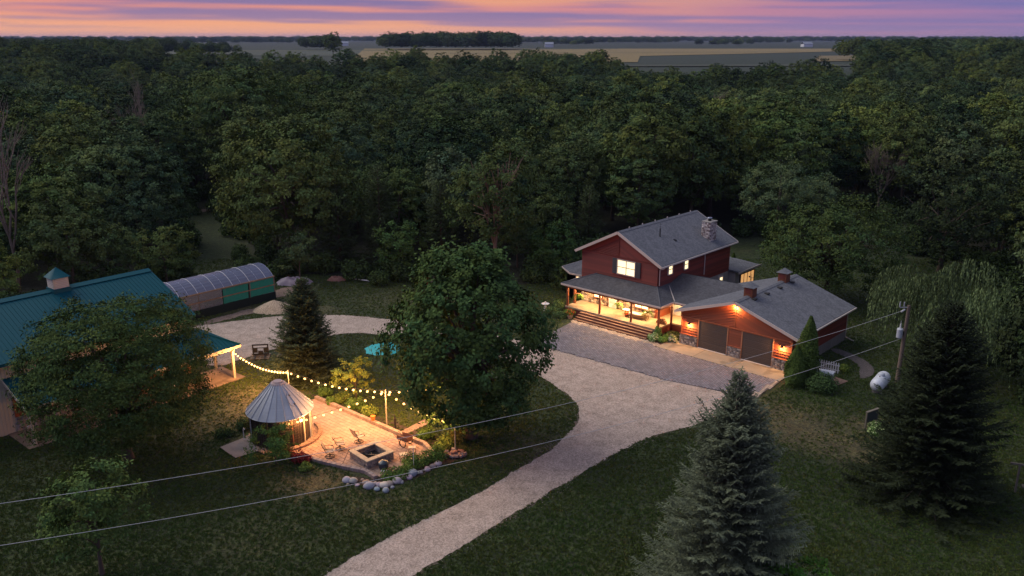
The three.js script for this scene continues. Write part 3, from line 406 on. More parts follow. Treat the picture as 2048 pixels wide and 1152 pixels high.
    // chimney
    const cb = rbox(0.95, 3.2, 1.2, -5.13, 6.7, -12.75, 0.03), ch = part(house, 'chimney', cb, MT.mortar);
    const cs = [[0.7, 0.58, 0.53], [0.5, 0.4, 0.37], [0.78, 0.68, 0.62], [0.3, 0.22, 0.2]];
    part(ch, 'chimney_stone', merge([onWall(stones(0.9, 1.6, 0.17, 41, cs), [-5.13, 6.68, -12.15], ...FR), onWall(stones(1.15, 1.9, 0.17, 42, cs), [-4.655, 6.38, -12.75], ...RT), onWall(stones(1.15, 1.6, 0.17, 43, cs), [-5.6, 6.68, -12.75], ...LF)]), MT.stone, true);
    part(ch, 'chimney_cap', box(1.1, 0.09, 1.34, -5.13, 8.34, -12.75), MT.mortar); part(ch, 'flue', cyl(0.17, 0.17, 0.24, -5.13, 8.38, -12.75, 12), MT.black); part(ch, 'flue_hood', merge([cyl(0.27, 0.22, 0.05, -5.13, 8.68, -12.75, 12), cyl(0.02, 0.02, 0.1, -5.28, 8.6, -12.75, 5), cyl(0.02, 0.02, 0.1, -4.98, 8.6, -12.75, 5)]), mat([0.3, 0.33, 0.42], { metalness: 0.7, roughness: 0.35 }));
    part(house, 'vent_pipe', merge([cyl(0.06, 0.06, 0.85, -6.85, 7.5, -6.45, 8), cyl(0.13, 0.08, 0.12, -6.85, 7.5, -6.45, 8)]), MT.darkMetal); part(house, 'aerial', merge([cyl(0.015, 0.015, 0.6, -6.85, 8.3, -6.45, 4), box(0.35, 0.02, 0.02, -6.85, 8.75, -6.45)]), MT.darkMetal);
    part(house, 'roof_vent', box(0.3, 0.1, 0.25, -5.9, 7.13, -7.73, 0, 0, -ra), MT.black);
  }
  // --- bay on the left side with its own low roof
  {
    const ap = [-13.4, 4.3, -6], E5 = [[-13.1, 3, -3.3], [-15.3, 3, -3.15], [-17.5, 3, -4.6], [-17.5, 3, -8.5], [-13.1, 3, -9.2]];
    part(house, 'bay_roof', merge([0, 1, 2, 3].map((i) => slab([ap, E5[i], E5[i + 1]], 0.1))), MT.shingle);
    part(house, 'bay_fascia', merge([0, 1, 2, 3].map((i) => { const p = E5[i], q = E5[i + 1], L = Math.hypot(q[0] - p[0], q[2] - p[2]); return box(L, 0.16, 0.05, (p[0] + q[0]) / 2, 2.94, (p[2] + q[2]) / 2, -Math.atan2(q[2] - p[2], q[0] - p[0])); })), MT.trim);
    const sh = new THREE.Shape([[-13.1, 3.6], [-15, 3.5], [-17, 4.9], [-17, 8.2], [-13.1, 8.8]].map((p) => new THREE.Vector2(...p))); const g = new THREE.ExtrudeGeometry(sh, { depth: 2.9, bevelEnabled: false }); g.rotateX(Math.PI / 2); g.scale(1, 1, -1); g.translate(0, 2.92, 0); part(house, 'bay_wall', g, MT.darkRed);
    win(house, [-14.3, 1.75, -3.52], FR, 0.55, 0.95, 1, 1, M_WIN);
  }
  // --- porch
  {
    const roofP = part(house, 'porch_roof', merge([slab([[-13.5, 3, 0.35], [-2.05, 3, 0.35], [-4.25, 3.87, -2.4], [-11.2, 3.87, -2.4]], 0.1), slab([[-13.5, 3, 0.35], [-11.2, 3.87, -2.4], [-13.5, 3, -2.4]], 0.1), slab([[-2.05, 3, 0.35], [-2.05, 3, -2.6], [-4.25, 3.87, -4.8], [-4.25, 3.87, -2.4]], 0.1)]), MT.darkShingle);
    part(roofP, 'hip_cap', tube([V(-2.05, 3.01, 0.35), V(-4.25, 3.88, -2.4)], 0.06, 5), MT.shingle); part(roofP, 'hip_cap', tube([V(-13.5, 3.01, 0.35), V(-11.2, 3.88, -2.4)], 0.06, 5), MT.shingle);
    part(roofP, 'valley_flashing', tube([V(-1.95, 3.08, -1.8), V(-4.2, 3.78, -4.2)], 0.05, 5), MT.trim);
    part(house, 'porch_fascia', merge([box(11.5, 0.16, 0.05, -7.775, 2.93, 0.38), box(0.05, 0.16, 2.2, -2.02, 2.93, -0.75), box(0.05, 0.16, 2.75, -13.53, 2.93, -1.02)]), MT.trim);
    part(house, 'porch_ceiling', merge([box(11.4, 0.04, 2.7, -7.78, 2.82, -1.03), box(2.2, 0.04, 3.7, -3.2, 2.825, -4.2), box(2.1, 0.04, 2.9, -1.05, 2.83, -3.2)]), mat([0.55, 0.4, 0.24], { map: weatherTex }));
    part(house, 'porch_beam', merge([box(11, 0.22, 0.16, -7.7, 2.69, 0.0), box(0.16, 0.22, 2, -2.28, 2.69, -1.05)]), MT.redWood);
    part(house, 'porch_floor', merge([slab([[-13.1, 0.75, -2.4], [-13.1, 0.75, 0.2], [-2.55, 0.75, 0.2], [-2.55, 0.75, -2.4]], 0.14), slab([[-4.25, 0.752, -4.75], [-4.25, 0.752, -2.4], [-0.05, 0.752, -2.4], [-0.05, 0.752, -4.75]], 0.14)]), MT.deck);
    for (const q of [box(2.1, 0.6, 0.05, -12.05, 0.31, 0.14), box(0.05, 0.6, 2.6, -2.58, 0.31, -1.12), box(2.5, 0.6, 0.05, -1.32, 0.31, -2.44)]) part(house, 'porch_skirt', q, MT.darkRed);
    const bs = [0.2, 0.55, 0.87, 1.19, 1.52], hs = [0.6, 0.45, 0.3, 0.15];
    for (let i = 0; i < 4; i++) { const st = part(house, 'step', box(8.2, hs[i] - 0.05, bs[i + 1] - bs[i] - 0.03, -6.87, (hs[i] - 0.05) / 2, (bs[i] + bs[i + 1]) / 2 - 0.02), MT.darkRed); part(st, 'tread', rbox(8.3, 0.05, bs[i + 1] - bs[i], -6.87, hs[i] - 0.024, (bs[i] + bs[i + 1]) / 2, 0.012), MT.step); }
    for (const [a, b, r] of [[-9.04, 0, 0.11], [-5.4, 0, 0.11], [-2.42, -0.02, 0.12], [-2.3, -1.95, 0.11], [-12.95, 0, 0.13], [-12.95, -1.1, 0.16]]) part(house, 'post', tube([V(a, 0.75, b), V(a + 0.01, 1.5, b), V(a, 2.6, b)], [r, r * 0.96, r * 0.93], 9), MT.redWood);
    // house wall behind the porch: rubble stone below, cedar above
    part(house, 'porch_stonework', merge([onWall(stones(3.1, 1.35, 0.3, 51), [-11.5, 0.77, B0 + 0.02], ...FR), onWall(stones(4.1, 1.35, 0.3, 52), [-6.45, 0.77, B0 + 0.02], ...FR)]), MT.porchStone, true);
    part(house, 'stone_ledge', merge([box(3.1, 0.07, 0.16, -11.5, 2.14, B0 + 0.06), box(4.1, 0.07, 0.16, -6.45, 2.14, B0 + 0.06)]), MT.wood);
    wall('porch_siding', siding([[0, 2.17], [8.8, 2.17], [8.8, 2.82], [0, 2.82]], 0, 0.16, 0.025, 9), [A0, 0, B0], FR, MT.cedar);
    win(house, [-10.9, 1.5, B0 + 0.09], FR, 0.95, 1.15, 1, 2, M_WIN, 'window', MT.redWood); win(house, [-5.75, 1.5, B0 + 0.09], FR, 1.5, 1.1, 2, 1, M_WIN, 'window', MT.redWood);
    const d1 = part(house, 'front_door', box(0.95, 2.05, 0.06, -9.2, 1.79, B0 + 0.06), mat([0.55, 0.56, 0.6])); part(d1, 'door_glass', box(0.62, 1.5, 0.02, -9.2, 1.95, B0 + 0.1), mat([0.4, 0.42, 0.46], { roughness: 0.15 })); part(d1, 'door_frame', merge([box(0.1, 2.1, 0.1, -9.73, 1.8, B0 + 0.06), box(0.1, 2.1, 0.1, -8.67, 1.8, B0 + 0.06), box(1.16, 0.1, 0.1, -9.2, 2.87, B0 + 0.06)]), MT.door); part(d1, 'door_handle', cyl(0.03, 0.03, 0.12, -8.85, 1.7, B0 + 0.13, 8), MT.darkMetal);
    // link between house and garage, open towards the porch
    part(house, 'link_wall', box(4.25, 2.9, 0.12, -2.12, 1.45, -4.83), MT.darkRed);
    wall('link_siding', siding([[0, 0.75], [4.2, 0.75], [4.2, 2.8], [0, 2.8]], 0, 0.21, 0.08, 12), [-4.22, 0, -4.76], FR, MT.cedar);
    const d2 = part(house, 'side_door', box(0.9, 2.0, 0.05, -3.35, 1.76, -4.64), mat([0.5, 0.5, 0.52])); part(d2, 'door_frame', merge([box(0.08, 2.05, 0.08, -3.84, 1.77, -4.64), box(0.08, 2.05, 0.08, -2.86, 1.77, -4.64), box(1.06, 0.08, 0.08, -3.35, 2.8, -4.64)]), MT.door);
    win(house, [-1.35, 1.5, -4.7], FR, 1.5, 0.95, 2, 1, M_WIN, 'window', MT.redWood);
    wall('side_siding', siding([[0, 0.75], [2.4, 0.75], [2.4, 2.8], [0, 2.8]], 0, 0.21, 0.08, 13), [A1 + 0.01, 0, -2.4], RT, MT.cedar);
    part(house, 'link_roof', merge([slab([[-4.25, 4.36, -6.5], [3.2, 4.36, -6.5], [-0.55, 3.02, -1.75], [-4.25, 3.02, -1.75]], 0.1), slab([[-4.25, 4.36, -6.5], [3.2, 4.36, -6.5], [0, 3.0, -11.2], [-4.25, 3.0, -11.2]], 0.1)]), MT.darkShingle);
    part(house, 'link_wall', box(4.2, 2.95, 0.12, -2.1, 1.47, -10.8), MT.darkRed);
    part(house, 'link_fascia', box(1.5, 0.15, 0.05, -1.25, 2.96, -1.73), MT.trim);
    // recessed lights, unseen under the roof, placed to light porch and link
    for (const [a, b] of [[-11.6, -1.1], [-9.2, -1.1], [-7.0, -1.1], [-4.8, -1.1], [-3, -2.2], [-1.5, -3.3]]) { part(house, 'unseen_ceiling_light', cyl(0.1, 0.1, 0.03, a, 2.765, b, 12), M_CEIL); lamp(house, a, 2.73, b, PORCH_POWER, 5, [1, 0.6, 0.26]); }
  }
  // --- sunroom at the back
  {
    part(house, 'sunroom_wall', box(5, 2.6, 4.2, -6.0, 1.3, -18.0), mat([0.45, 0.4, 0.36]));
    part(house, 'sunroom_roof', slab([[-9, 3.3, -15.6], [-3.0, 2.85, -15.6], [-3.0, 2.7, -20.5], [-9, 3.1, -20.5]], 0.14), MT.shingle); part(house, 'sunroom_fascia', box(0.05, 0.2, 4.9, -2.97, 2.7, -18.05), MT.trim);
    win(house, [-3.49, 0.5, -18.3], RT, 2.9, 1.75, 4, 1, M_WIN_A, 'window', MT.door);
  }
  // --- garage
  {
    const Wd = 10.28, D = 10.75, mg = Wd / 2, rg = 5.05, eg = 3.12, og = 0.55, sl = (rg - eg) / (mg + og), ag = Math.atan(sl), top = rg - 0.2, wt = top - mg * sl;
    const sh = new THREE.Shape([[0, 0], [Wd, 0], [Wd, wt], [mg, top], [0, wt]].map((p) => new THREE.Vector2(...p))); const g = new THREE.ExtrudeGeometry(sh, { depth: D, bevelEnabled: false }); g.translate(0, 0, -D); part(house, 'garage_core', g, MT.darkRed);
    const rect = (a0, a1, y0, y1, sd) => wall('garage_siding', siding([[a0, y0], [a1, y0], [a1, y1], [a0, y1]], 0, 0.22, 0.09, sd), [0, 0, 0], FR, MT.cedar);
    rect(0, 1.7, 1.02, 2.55, 21); rect(4.6, 5.82, 1.02, 2.55, 22); rect(8.62, Wd, 1.02, 2.55, 23);
    wall('gable_siding', siding([[0, 2.66], [mg - 0.03, 2.66], [mg - 0.03, top - 0.03], [0, wt - 0.03]], ag, 0.22, 0.09, 24), [0, 0, 0], FR, MT.cedar);
    wall('gable_siding', siding([[mg + 0.03, 2.66], [Wd, 2.66], [Wd, wt - 0.03], [mg + 0.03, top - 0.03]], -ag, 0.22, 0.09, 25), [0, 0, 0], FR, MT.cedar);
    part(house, 'frieze_board', merge([box(Wd + 0.06, 0.11, 0.12, mg, 2.6, 0.055), box(0.07, top - 2.66, 0.11, mg, (top + 2.66) / 2, 0.05), box(0.1, 1.6, 0.11, 0.05, 1.8, 0.05), box(0.1, 1.6, 0.11, Wd - 0.05, 1.8, 0.05)]), mat([0.28, 0.085, 0.04], { roughness: 0.6 }));
    for (const [a0, w, sd] of [[-0.06, 1.68, 31], [4.56, 1.28, 32], [8.66, 1.68, 33]]) { const pr = part(house, 'stone_pier', box(w, 0.98, 0.1, a0 + w / 2, 0.5, 0.05), MT.mortar); part(pr, 'pier_stone', onWall(stones(w - 0.02, 0.95, 0.16, sd), [a0 + w / 2, 0.02, 0.1], ...FR), MT.stone, true); part(pr, 'pier_ledge', box(w + 0.04, 0.05, 0.2, a0 + w / 2, 1.0, 0.08), MT.redWood); }
    const JAMB = mat([0.4, 0.2, 0.12]); for (const a0 of [1.78, 5.9]) {
      const dr = part(house, 'garage_door', box(2.7, 2.44, 0.04, a0 + 1.35, 1.3, 0.01), MT.door);
      for (let k = 0; k < 4; k++) { const pn = part(dr, 'door_panel', rbox(2.66, 0.58, 0.045, a0 + 1.35, 0.38 + k * 0.61, 0.035, 0.015), MT.door); part(pn, 'panel_groove', merge([0, 1, 2].map((q) => box(2.6, 0.016, 0.012, a0 + 1.35, 0.24 + k * 0.61 + q * 0.145, 0.062))), MT.door); }
      for (const q of [-0.05, 2.75]) part(dr, 'door_jamb', box(0.09, 2.5, 0.09, a0 + q, 1.3, 0.045), JAMB);
      part(dr, 'threshold', box(2.7, 0.03, 0.12, a0 + 1.35, 0.092, 0.07), MT.white);
    }
    wall('side_siding', siding([[0, 0.95], [D, 0.95], [D, wt], [0, wt]], 0, 0.21, 0.08, 26), [Wd, 0, 0], RT, MT.siding); part(house, 'foundation_wall', box(0.06, 0.92, D - 0.1, Wd + 0.03, 0.46, -D / 2), mat([0.34, 0.3, 0.29], { map: weatherTex }));
    const grf = part(house, 'garage_roof', merge([slab([[-og, eg, 0.4], [mg, rg, 0.4], [mg, rg, -D - 0.4], [-og, eg, -D - 0.4]], 0.13), slab([[mg, rg, 0.4], [Wd + og, eg, 0.4], [Wd + og, eg, -D - 0.4], [mg, rg, -D - 0.4]], 0.13)]), MT.shingle);
    part(grf, 'ridge_cap', merge([box(0.28, 0.03, D + 0.7, mg - 0.13, rg - 0.02, -D / 2, 0, 0, ag), box(0.28, 0.03, D + 0.7, mg + 0.13, rg - 0.02, -D / 2, 0, 0, -ag)]), MT.shingle);
    const len = Math.hypot(mg + og, rg - eg); for (const s of [-1, 1]) { part(house, 'rake_board', box(len, 0.24, 0.05, mg + s * (mg + og) / 2, (rg + eg) / 2 - 0.12, 0.43, 0, 0, -s * ag), MT.trim); part(house, 'gable_soffit', box(len, 0.03, 0.38, mg + s * (mg + og) / 2, (rg + eg) / 2 - 0.19, 0.2, 0, 0, -s * ag), MT.trim); }
    part(house, 'gutter', box(0.12, 0.12, D + 0.8, Wd + og + 0.05, eg - 0.1, -D / 2), MT.trim); part(house, 'downspout', tube([V(Wd + og, eg - 0.15, -D + 0.1), V(Wd + 0.12, eg - 0.4, -D + 0.1), V(Wd + 0.12, 0.35, -D + 0.1), V(Wd + 0.9, 0.12, -D + 0.1)], 0.05, 6), MT.trim);
    for (const [k, b] of [[0, -2.2], [1, -8.5]]) { const cp = part(house, 'cupola', rbox(0.8, 1.1, 0.8, mg, rg + 0.2, b, 0.02), MT.redWood); for (const s of [-1, 1]) part(cp, 'louvre_panel', box(0.5, 0.4, 0.03, mg, rg + 0.42, b + s * 0.41), MT.darkRed); const rf = new THREE.ConeGeometry(0.78, 0.42, 4); rf.rotateY(Math.PI / 4); rf.translate(mg, rg + 0.95, b); part(cp, 'cupola_roof', rf, MT.shingle); if (!k) part(cp, 'weathervane', merge([cyl(0.015, 0.015, 0.75, mg, rg + 1.1, b, 5), box(0.45, 0.025, 0.02, mg, rg + 1.55, b), box(0.12, 0.14, 0.02, mg - 0.2, rg + 1.58, b), box(0.02, 0.025, 0.3, mg, rg + 1.42, b)]), MT.darkMetal); }
    for (const b of [-1.8, -4.1, -6.5, -8.9]) part(house, 'roof_vent', rbox(0.42, 0.13, 0.36, mg + 0.6, rg - 0.6 * sl + 0.05, b, 0.03), MT.darkMetal);
    for (const [a, h] of [[0.82, 1.95], [9.44, 1.95]]) { const sc = part(house, 'wall_lamp', merge([box(0.12, 0.22, 0.03, a, h + 0.1, 0.05), bar([a, h + 0.18, 0.05], [a, h + 0.24, 0.2], 0.015), cyl(0.16, 0.03, 0.13, a, h + 0.1, 0.22, 10)]), MT.darkMetal); const b = new THREE.SphereGeometry(0.085, 12, 8); b.translate(a, h, 0.22); part(sc, 'lamp_bulb', b, M_LAMP); lamp(house, a, h, 0.22, SCONCE_POWER, 4); }
    { const sc = part(house, 'gable_lamp', merge([box(0.14, 0.14, 0.04, mg, 4.62, 0.06), bar([mg, 4.62, 0.05], [mg, 4.56, 0.2], 0.02)]), MT.darkMetal); const b = new THREE.SphereGeometry(0.09, 12, 8); b.translate(mg, 4.5, 0.24); part(sc, 'lamp_bulb', b, M_LAMP); lamp(house, mg, 4.5, 0.24, SCONCE_POWER * 1.3, 4); }
  }
  // --- things on and by the porch
  const put = (a, b) => HF(a, b);
  [[-11.9, -0.35, 'leftmost'], [-7.3, -0.6, 'middle'], [-3.9, -0.45, 'rightmost']].forEach(([a, b, w]) => { const [x, z] = put(a, b), t = thing('hanging_fern', w + ' of the three ferns hanging along the front porch', 'fern', x, 2.05, z, 0, 'ferns hanging from the porch'); part(t, 'foliage', FERN, MT.leaf); part(t, 'basket', cyl(0.1, 0.19, 0.2, 0, -0.16, 0, 12), MT.wood); part(t, 'hanger', merge([0, 2.1, 4.2].map((q) => bar([Math.cos(q) * 0.18, 0, Math.sin(q) * 0.18], [0, 0.55, 0], 0.006, 4))), MT.darkMetal); });
  { const [x, z] = put(-5.5, -1.35), t = thing('porch_bench', 'cushioned cream chaise on the lit porch between two hanging ferns', 'bench', x, 0.75, z, TH + 0.15); part(t, 'seat_frame', merge([box(1.9, 0.06, 0.72, 0, 0.32, 0), box(1.9, 0.05, 0.05, 0, 0.2, 0.3)]), MT.wood); for (const [sx, sz] of [[-1, -1], [-1, 1], [1, -1], [1, 1]]) part(t, 'leg', box(0.06, 0.34, 0.06, sx * 0.88, 0.17, sz * 0.3), MT.wood); part(t, 'seat_cushion', rbox(1.25, 0.14, 0.66, -0.25, 0.42, 0.02, 0.05), mat([0.7, 0.66, 0.58])); const bk = rbox(0.62, 0.12, 0.66, 0, 0, 0, 0.05); bk.rotateZ(0.75); bk.translate(0.62, 0.6, 0.02); part(t, 'back_cushion', bk, mat([0.7, 0.66, 0.58])); part(t, 'armrest', merge([box(0.7, 0.05, 0.08, 0.55, 0.62, 0.36), box(0.05, 0.3, 0.06, 0.85, 0.48, 0.36)]), MT.wood); }
  { const [x, z] = put(-7.0, -1.5), t = thing('porch_table', 'small round side table beside the chaise on the porch', 'table', x, 0.75, z); part(t, 'table_top', cyl(0.36, 0.36, 0.04, 0, 0.5, 0, 16), MT.white); part(t, 'leg', merge([0, 2.1, 4.2].map((q) => bar([Math.cos(q) * 0.26, 0, Math.sin(q) * 0.26], [Math.cos(q) * 0.12, 0.5, Math.sin(q) * 0.12], 0.02))), MT.darkMetal); }
  { const [x, z] = put(-6.6, -1.0), t = thing('planter', 'red pot of flowers standing by the porch table', 'planter', x, 0.75, z); part(t, 'pot', cyl(0.13, 0.2, 0.26, 0, 0, 0, 12), MT.rust); const f = part(t, 'flowers', shrubGeo({ seed: 5, w: 0.5, h: 0.35, n: 260, size: 0.05, cols: [[0.08, 0.16, 0.04], [0.5, 0.03, 0.03]] }), MT.leaf); f.position.y = 0.2; }
  { const [x, z] = put(-3.1, -1.6), t = thing('log_stack', 'pile of split firewood at the right end of the porch', 'firewood', x, 0.75, z, TH); const r = rngOf(8); for (let j = 0; j < 3; j++) for (let i = 0; i < 5 - j; i++) { const g = new THREE.CylinderGeometry(0.09, 0.09, 0.4, 7); g.rotateX(Math.PI / 2); g.translate(-0.4 + i * 0.2 + j * 0.1, 0.09 + j * 0.16, (r() - 0.5) * 0.06); part(t, 'log', g, MT.wood); } }
  { const [x, z] = put(-11.6, 1.25), t = thing('planter', 'large pot of red and pink geraniums left of the porch steps', 'planter', x, 0, z); part(t, 'pot', cyl(0.2, 0.3, 0.42, 0, 0, 0, 12), mat([0.4, 0.28, 0.22])); const f = part(t, 'flowers', shrubGeo({ seed: 15, w: 1.0, h: 0.8, n: 900, size: 0.06, cols: [[0.06, 0.12, 0.03], [0.05, 0.1, 0.03], [0.5, 0.02, 0.03], [0.06, 0.13, 0.03]] }), MT.leaf); f.position.y = 0.35; }
  { const [x, z] = put(-12.15, 0.9), t = thing('planter', 'yellow-green trailing plant in a pot beside the geraniums', 'planter', x, 0, z); part(t, 'pot', cyl(0.2, 0.26, 0.35, 0, 0, 0, 12), mat([0.5, 0.45, 0.4])); const f = part(t, 'foliage', shrubGeo({ seed: 16, w: 1.1, h: 0.6, n: 700, size: 0.06, cols: [[0.14, 0.17, 0.03], [0.08, 0.13, 0.03]] }), MT.leaf); f.position.y = 0.2; }
  { const [x, z] = put(-1.3, -2.7), t = thing('planter', 'pot of pale flowers on the deck between porch and garage', 'planter', x, 0.75, z); part(t, 'pot', cyl(0.13, 0.18, 0.25, 0, 0, 0, 12), MT.white); const f = part(t, 'foliage', shrubGeo({ seed: 17, w: 0.55, h: 0.45, n: 300, size: 0.05, cols: [[0.08, 0.16, 0.04], [0.5, 0.5, 0.45]] }), MT.leaf); f.position.y = 0.2; }
  // planting bed between the steps and the garage
  const bed = [[-2.6, 0.3], [-0.3, 0.2], [-0.3, 1.3], [-1.2, 2.0], [-2.5, 1.9]].map(([a, b]) => put(a, b)); structure('planting_bed', sheet(bed, 0.06), MT.soil);
  [[-2.1, 1.2, 1.2, 0.75, 'low shrub with white flowers at the foot of the porch steps', [[0.07, 0.12, 0.04], [0.09, 0.15, 0.05], [0.4, 0.4, 0.36]]], [-1.2, 0.85, 1.2, 0.7, 'green bushy perennial in the bed next to the garage', [[0.07, 0.13, 0.035], [0.1, 0.16, 0.05]]], [-0.6, 0.4, 0.8, 0.8, 'tall leafy flower clump against the garage corner', [[0.08, 0.13, 0.05], [0.35, 0.3, 0.33]]], [-2.25, 0.35, 0.8, 1.05, 'upright shrub beside the last porch post', [[0.06, 0.11, 0.04]]]].forEach(([a, b, w, h, lab, cols], i) => { const [x, z] = put(a, b); shrub('flower_shrub', lab, 'shrub', x, z, { seed: 200 + i, w, h, n: 900, size: 0.065, cols, y: 0.06 }); });
  [[-12.6, 1.6, 1.6, 0.7, 'grey-green shrub in the bed left of the porch'], [-13.9, 1.4, 1.5, 0.8, 'dark shrub at the far left corner of the porch'], [-14.6, -0.2, 1.6, 1.1, 'tall flowering shrub left of the porch post'], [-13.8, 0.2, 1.2, 0.7, 'small shrub between the porch and its left bed']].forEach(([a, b, w, h, lab], i) => { const [x, z] = put(a, b); shrub('bed_shrub', lab, 'shrub', x, z, { seed: 220 + i, w, h, n: 900, size: 0.07, cols: [[0.05, 0.075, 0.035], [0.07, 0.1, 0.05], [0.045, 0.06, 0.03]] }); });
  { const [x, z] = [3.3, -80.3], t = thing('birdbath', 'white birdbath on the lawn left of the porch', 'birdbath', x, 0, z); part(t, 'pedestal', cyl(0.16, 0.09, 0.62, 0, 0, 0, 12), MT.white); part(t, 'bowl', new THREE.LatheGeometry([[0.05, 0.6], [0.3, 0.68], [0.42, 0.78], [0.39, 0.78], [0.27, 0.72], [0, 0.7]].map((p) => new THREE.Vector2(...p)), 20), MT.white); part(t, 'figure', merge([cyl(0.05, 0.04, 0.2, 0, 0.7, 0, 8), box(0.14, 0.1, 0.08, 0, 0.94, 0)]), MT.white); }
}

// ---------------------------------------------------------------- barn with lean-to, greenhouse
{
  const barn = thing('barn', 'cream barn with long teal metal roof, roof cupola and posted lean-to', 'barn', BO[0], 0, BO[1], BT);
  const sl = (7.76 - 5.25) / 6.6, an = Math.atan(sl), b0 = 1.45, b1 = 27, ribs = [];
  part(barn, 'roof', merge([slab([[-2.4, 5.25, b0], [-9, 7.76, b0], [-9, 7.76, b1], [-2.4, 5.25, b1]], 0.08), slab([[-15.6, 5.25, b0], [-9, 7.76, b0], [-9, 7.76, b1], [-15.6, 5.25, b1]], 0.08)]), MT.teal);
  const len = Math.hypot(6.6, 2.51); for (let b = b0 + 0.1; b < b1; b += 0.3) for (const s of [-1, 1]) ribs.push(box(len, 0.035, 0.045, -9 + s * 3.3, 6.52, b, 0, 0, -s * an));
  part(barn, 'roof_rib', merge(ribs), MT.teal, true); part(barn, 'ridge_cap', merge([box(0.5, 0.03, b1 - b0, -9.22, 7.75, (b0 + b1) / 2, 0, 0, an), box(0.5, 0.03, b1 - b0, -8.78, 7.75, (b0 + b1) / 2, 0, 0, -an)]), MT.teal);
  part(barn, 'roof_edge', merge([box(0.06, 0.22, b1 - b0, -2.38, 5.16, (b0 + b1) / 2), box(len, 0.2, 0.05, -5.7, 6.4, b0 - 0.02, 0, 0, -an), box(len, 0.2, 0.05, -12.3, 6.4, b0 - 0.02, 0, 0, an)]), MT.teal);
  const sh = new THREE.Shape([[-15, 0], [-3, 0], [-3, 5.3], [-9, 7.55], [-15, 5.3]].map((p) => new THREE.Vector2(...p))), g = new THREE.ExtrudeGeometry(sh, { depth: b1 - 2.2, bevelEnabled: false }); g.translate(0, 0, 1.95); part(barn, 'wall', g, MT.cream);
  const wr = []; for (let b = 2; b < 26; b += 0.23) wr.push(box(0.02, 5.2, 0.04, -2.985, 2.6, b)); part(barn, 'wall_rib', merge(wr), MT.cream, true);
  const lean = part(barn, 'lean_to_roof', merge([slab([[-3, 4, 15.4], [0.35, 2.8, 15.4], [0.35, 2.8, -0.6], [-3, 4, 1.9]], 0.07), slab([[0.35, 2.8, -0.6], [-5, 2.8, -0.6], [-5, 4, 1.9], [-3, 4, 1.9]], 0.07)]), MT.teal);
  const lr = [], la = Math.atan(1.2 / 3.35), ll = Math.hypot(3.35, 1.2); for (let b = 2; b < 15.3; b += 0.3) lr.push(box(ll, 0.03, 0.045, -1.325, 3.41, b, 0, 0, -la)); for (let b = -0.5; b < 1.9; b += 0.3) { const f = (b + 0.6) / 2.5, l = ll * f; lr.push(box(l, 0.03, 0.045, 0.35 - 3.35 * f / 2, 2.81 + 0.6 * f, b, 0, 0, -la)); } part(lean, 'roof_rib', merge(lr), MT.teal, true);
  part(lean, 'hip_cap', tube([V(0.35, 2.83, -0.6), V(-3, 4.03, 1.9)], 0.06, 5), MT.teal); part(barn, 'lean_to_fascia', merge([box(0.05, 0.2, 16, 0.37, 2.7, 7.4), box(5.35, 0.2, 0.05, -2.33, 2.7, -0.62), box(ll, 0.2, 0.05, -1.32, 3.32, 15.42, 0, 0, -la)]), MT.cream);
  part(barn, 'lean_to_beam', merge([box(0.16, 0.25, 15.3, 0, 2.52, 7.5), box(3, 0.25, 0.16, -1.4, 2.52, -0.1)]), MT.cream);
  part(barn, 'lean_to_ceiling', merge([box(3.2, 0.03, 15.2, -1.3, 2.72, 7.4)]), mat([0.4, 0.3, 0.2]));
  for (const [a, b] of [[0, 0], [-2.8, -0.1], [0, 5], [0, 10], [0, 15]]) { const p = part(barn, 'post', box(0.18, 2.45, 0.18, a, 1.22, b), MT.cream); part(p, 'bracket', merge([box(0.4, 0.22, 0.2, a, 2.36, b), box(0.26, 0.14, 0.19, a, 2.18, b)]), MT.cream); }
  const side = (poly, o, sd, m) => part(barn, 'siding', onWall(siding(poly, 0, 0.2, 0.03, sd), o, [0, -1], [1, 0]), m); side([[0, 1.1], [6.5, 1.1], [6.5, 2.7], [0, 2.7]], [-2.96, 0, 15], 3, MT.cedar); side([[0, 0.1], [5, 0.1], [5, 2.7], [0, 2.7]], [-2.96, 0, 7], 4, MT.cedar);
  part(barn, 'stone_base', onWall(stones(6.4, 1.05, 0.28, 61), [-2.94, 0, 11.75], [0, -1], [1, 0]), MT.stone, true);
  const dr = part(barn, 'barn_door', box(0.08, 2.2, 1.1, -2.9, 1.12, 8), MT.cream); part(dr, 'door_cross', merge([box(0.03, 0.12, 1.1, -2.84, 1.1, 8), box(0.03, 2.2, 0.1, -2.84, 1.12, 7.5), box(0.03, 2.2, 0.1, -2.84, 1.12, 8.5)]), MT.wood);
  part(barn, 'lean_to_floor', slab([[-3, 0.06, 15.6], [0.5, 0.06, 15.6], [0.5, 0.06, -0.7], [-3, 0.06, -0.7]], 0.05), mat([0.38, 0.28, 0.21], { map: concreteTex }));
  { const cb = 8.6, cp = part(barn, 'cupola', box(1.12, 0.95, 1.12, -9, 8.2, cb), MT.cream); part(cp, 'cupola_base', box(1.3, 0.6, 1.3, -9, 7.55, cb), MT.teal); part(cp, 'louvre', merge([0, 1, 2, 3, 4, 5].flatMap((k) => [box(0.9, 0.05, 0.05, -9, 7.9 + k * 0.13, cb + 0.57), box(0.05, 0.05, 0.9, -8.43, 7.9 + k * 0.13, cb)])), MT.trim); const rf = new THREE.ConeGeometry(1.0, 0.75, 4); rf.rotateY(Math.PI / 4); rf.translate(-9, 9.03, cb); part(cp, 'cupola_roof', rf, MT.teal); }
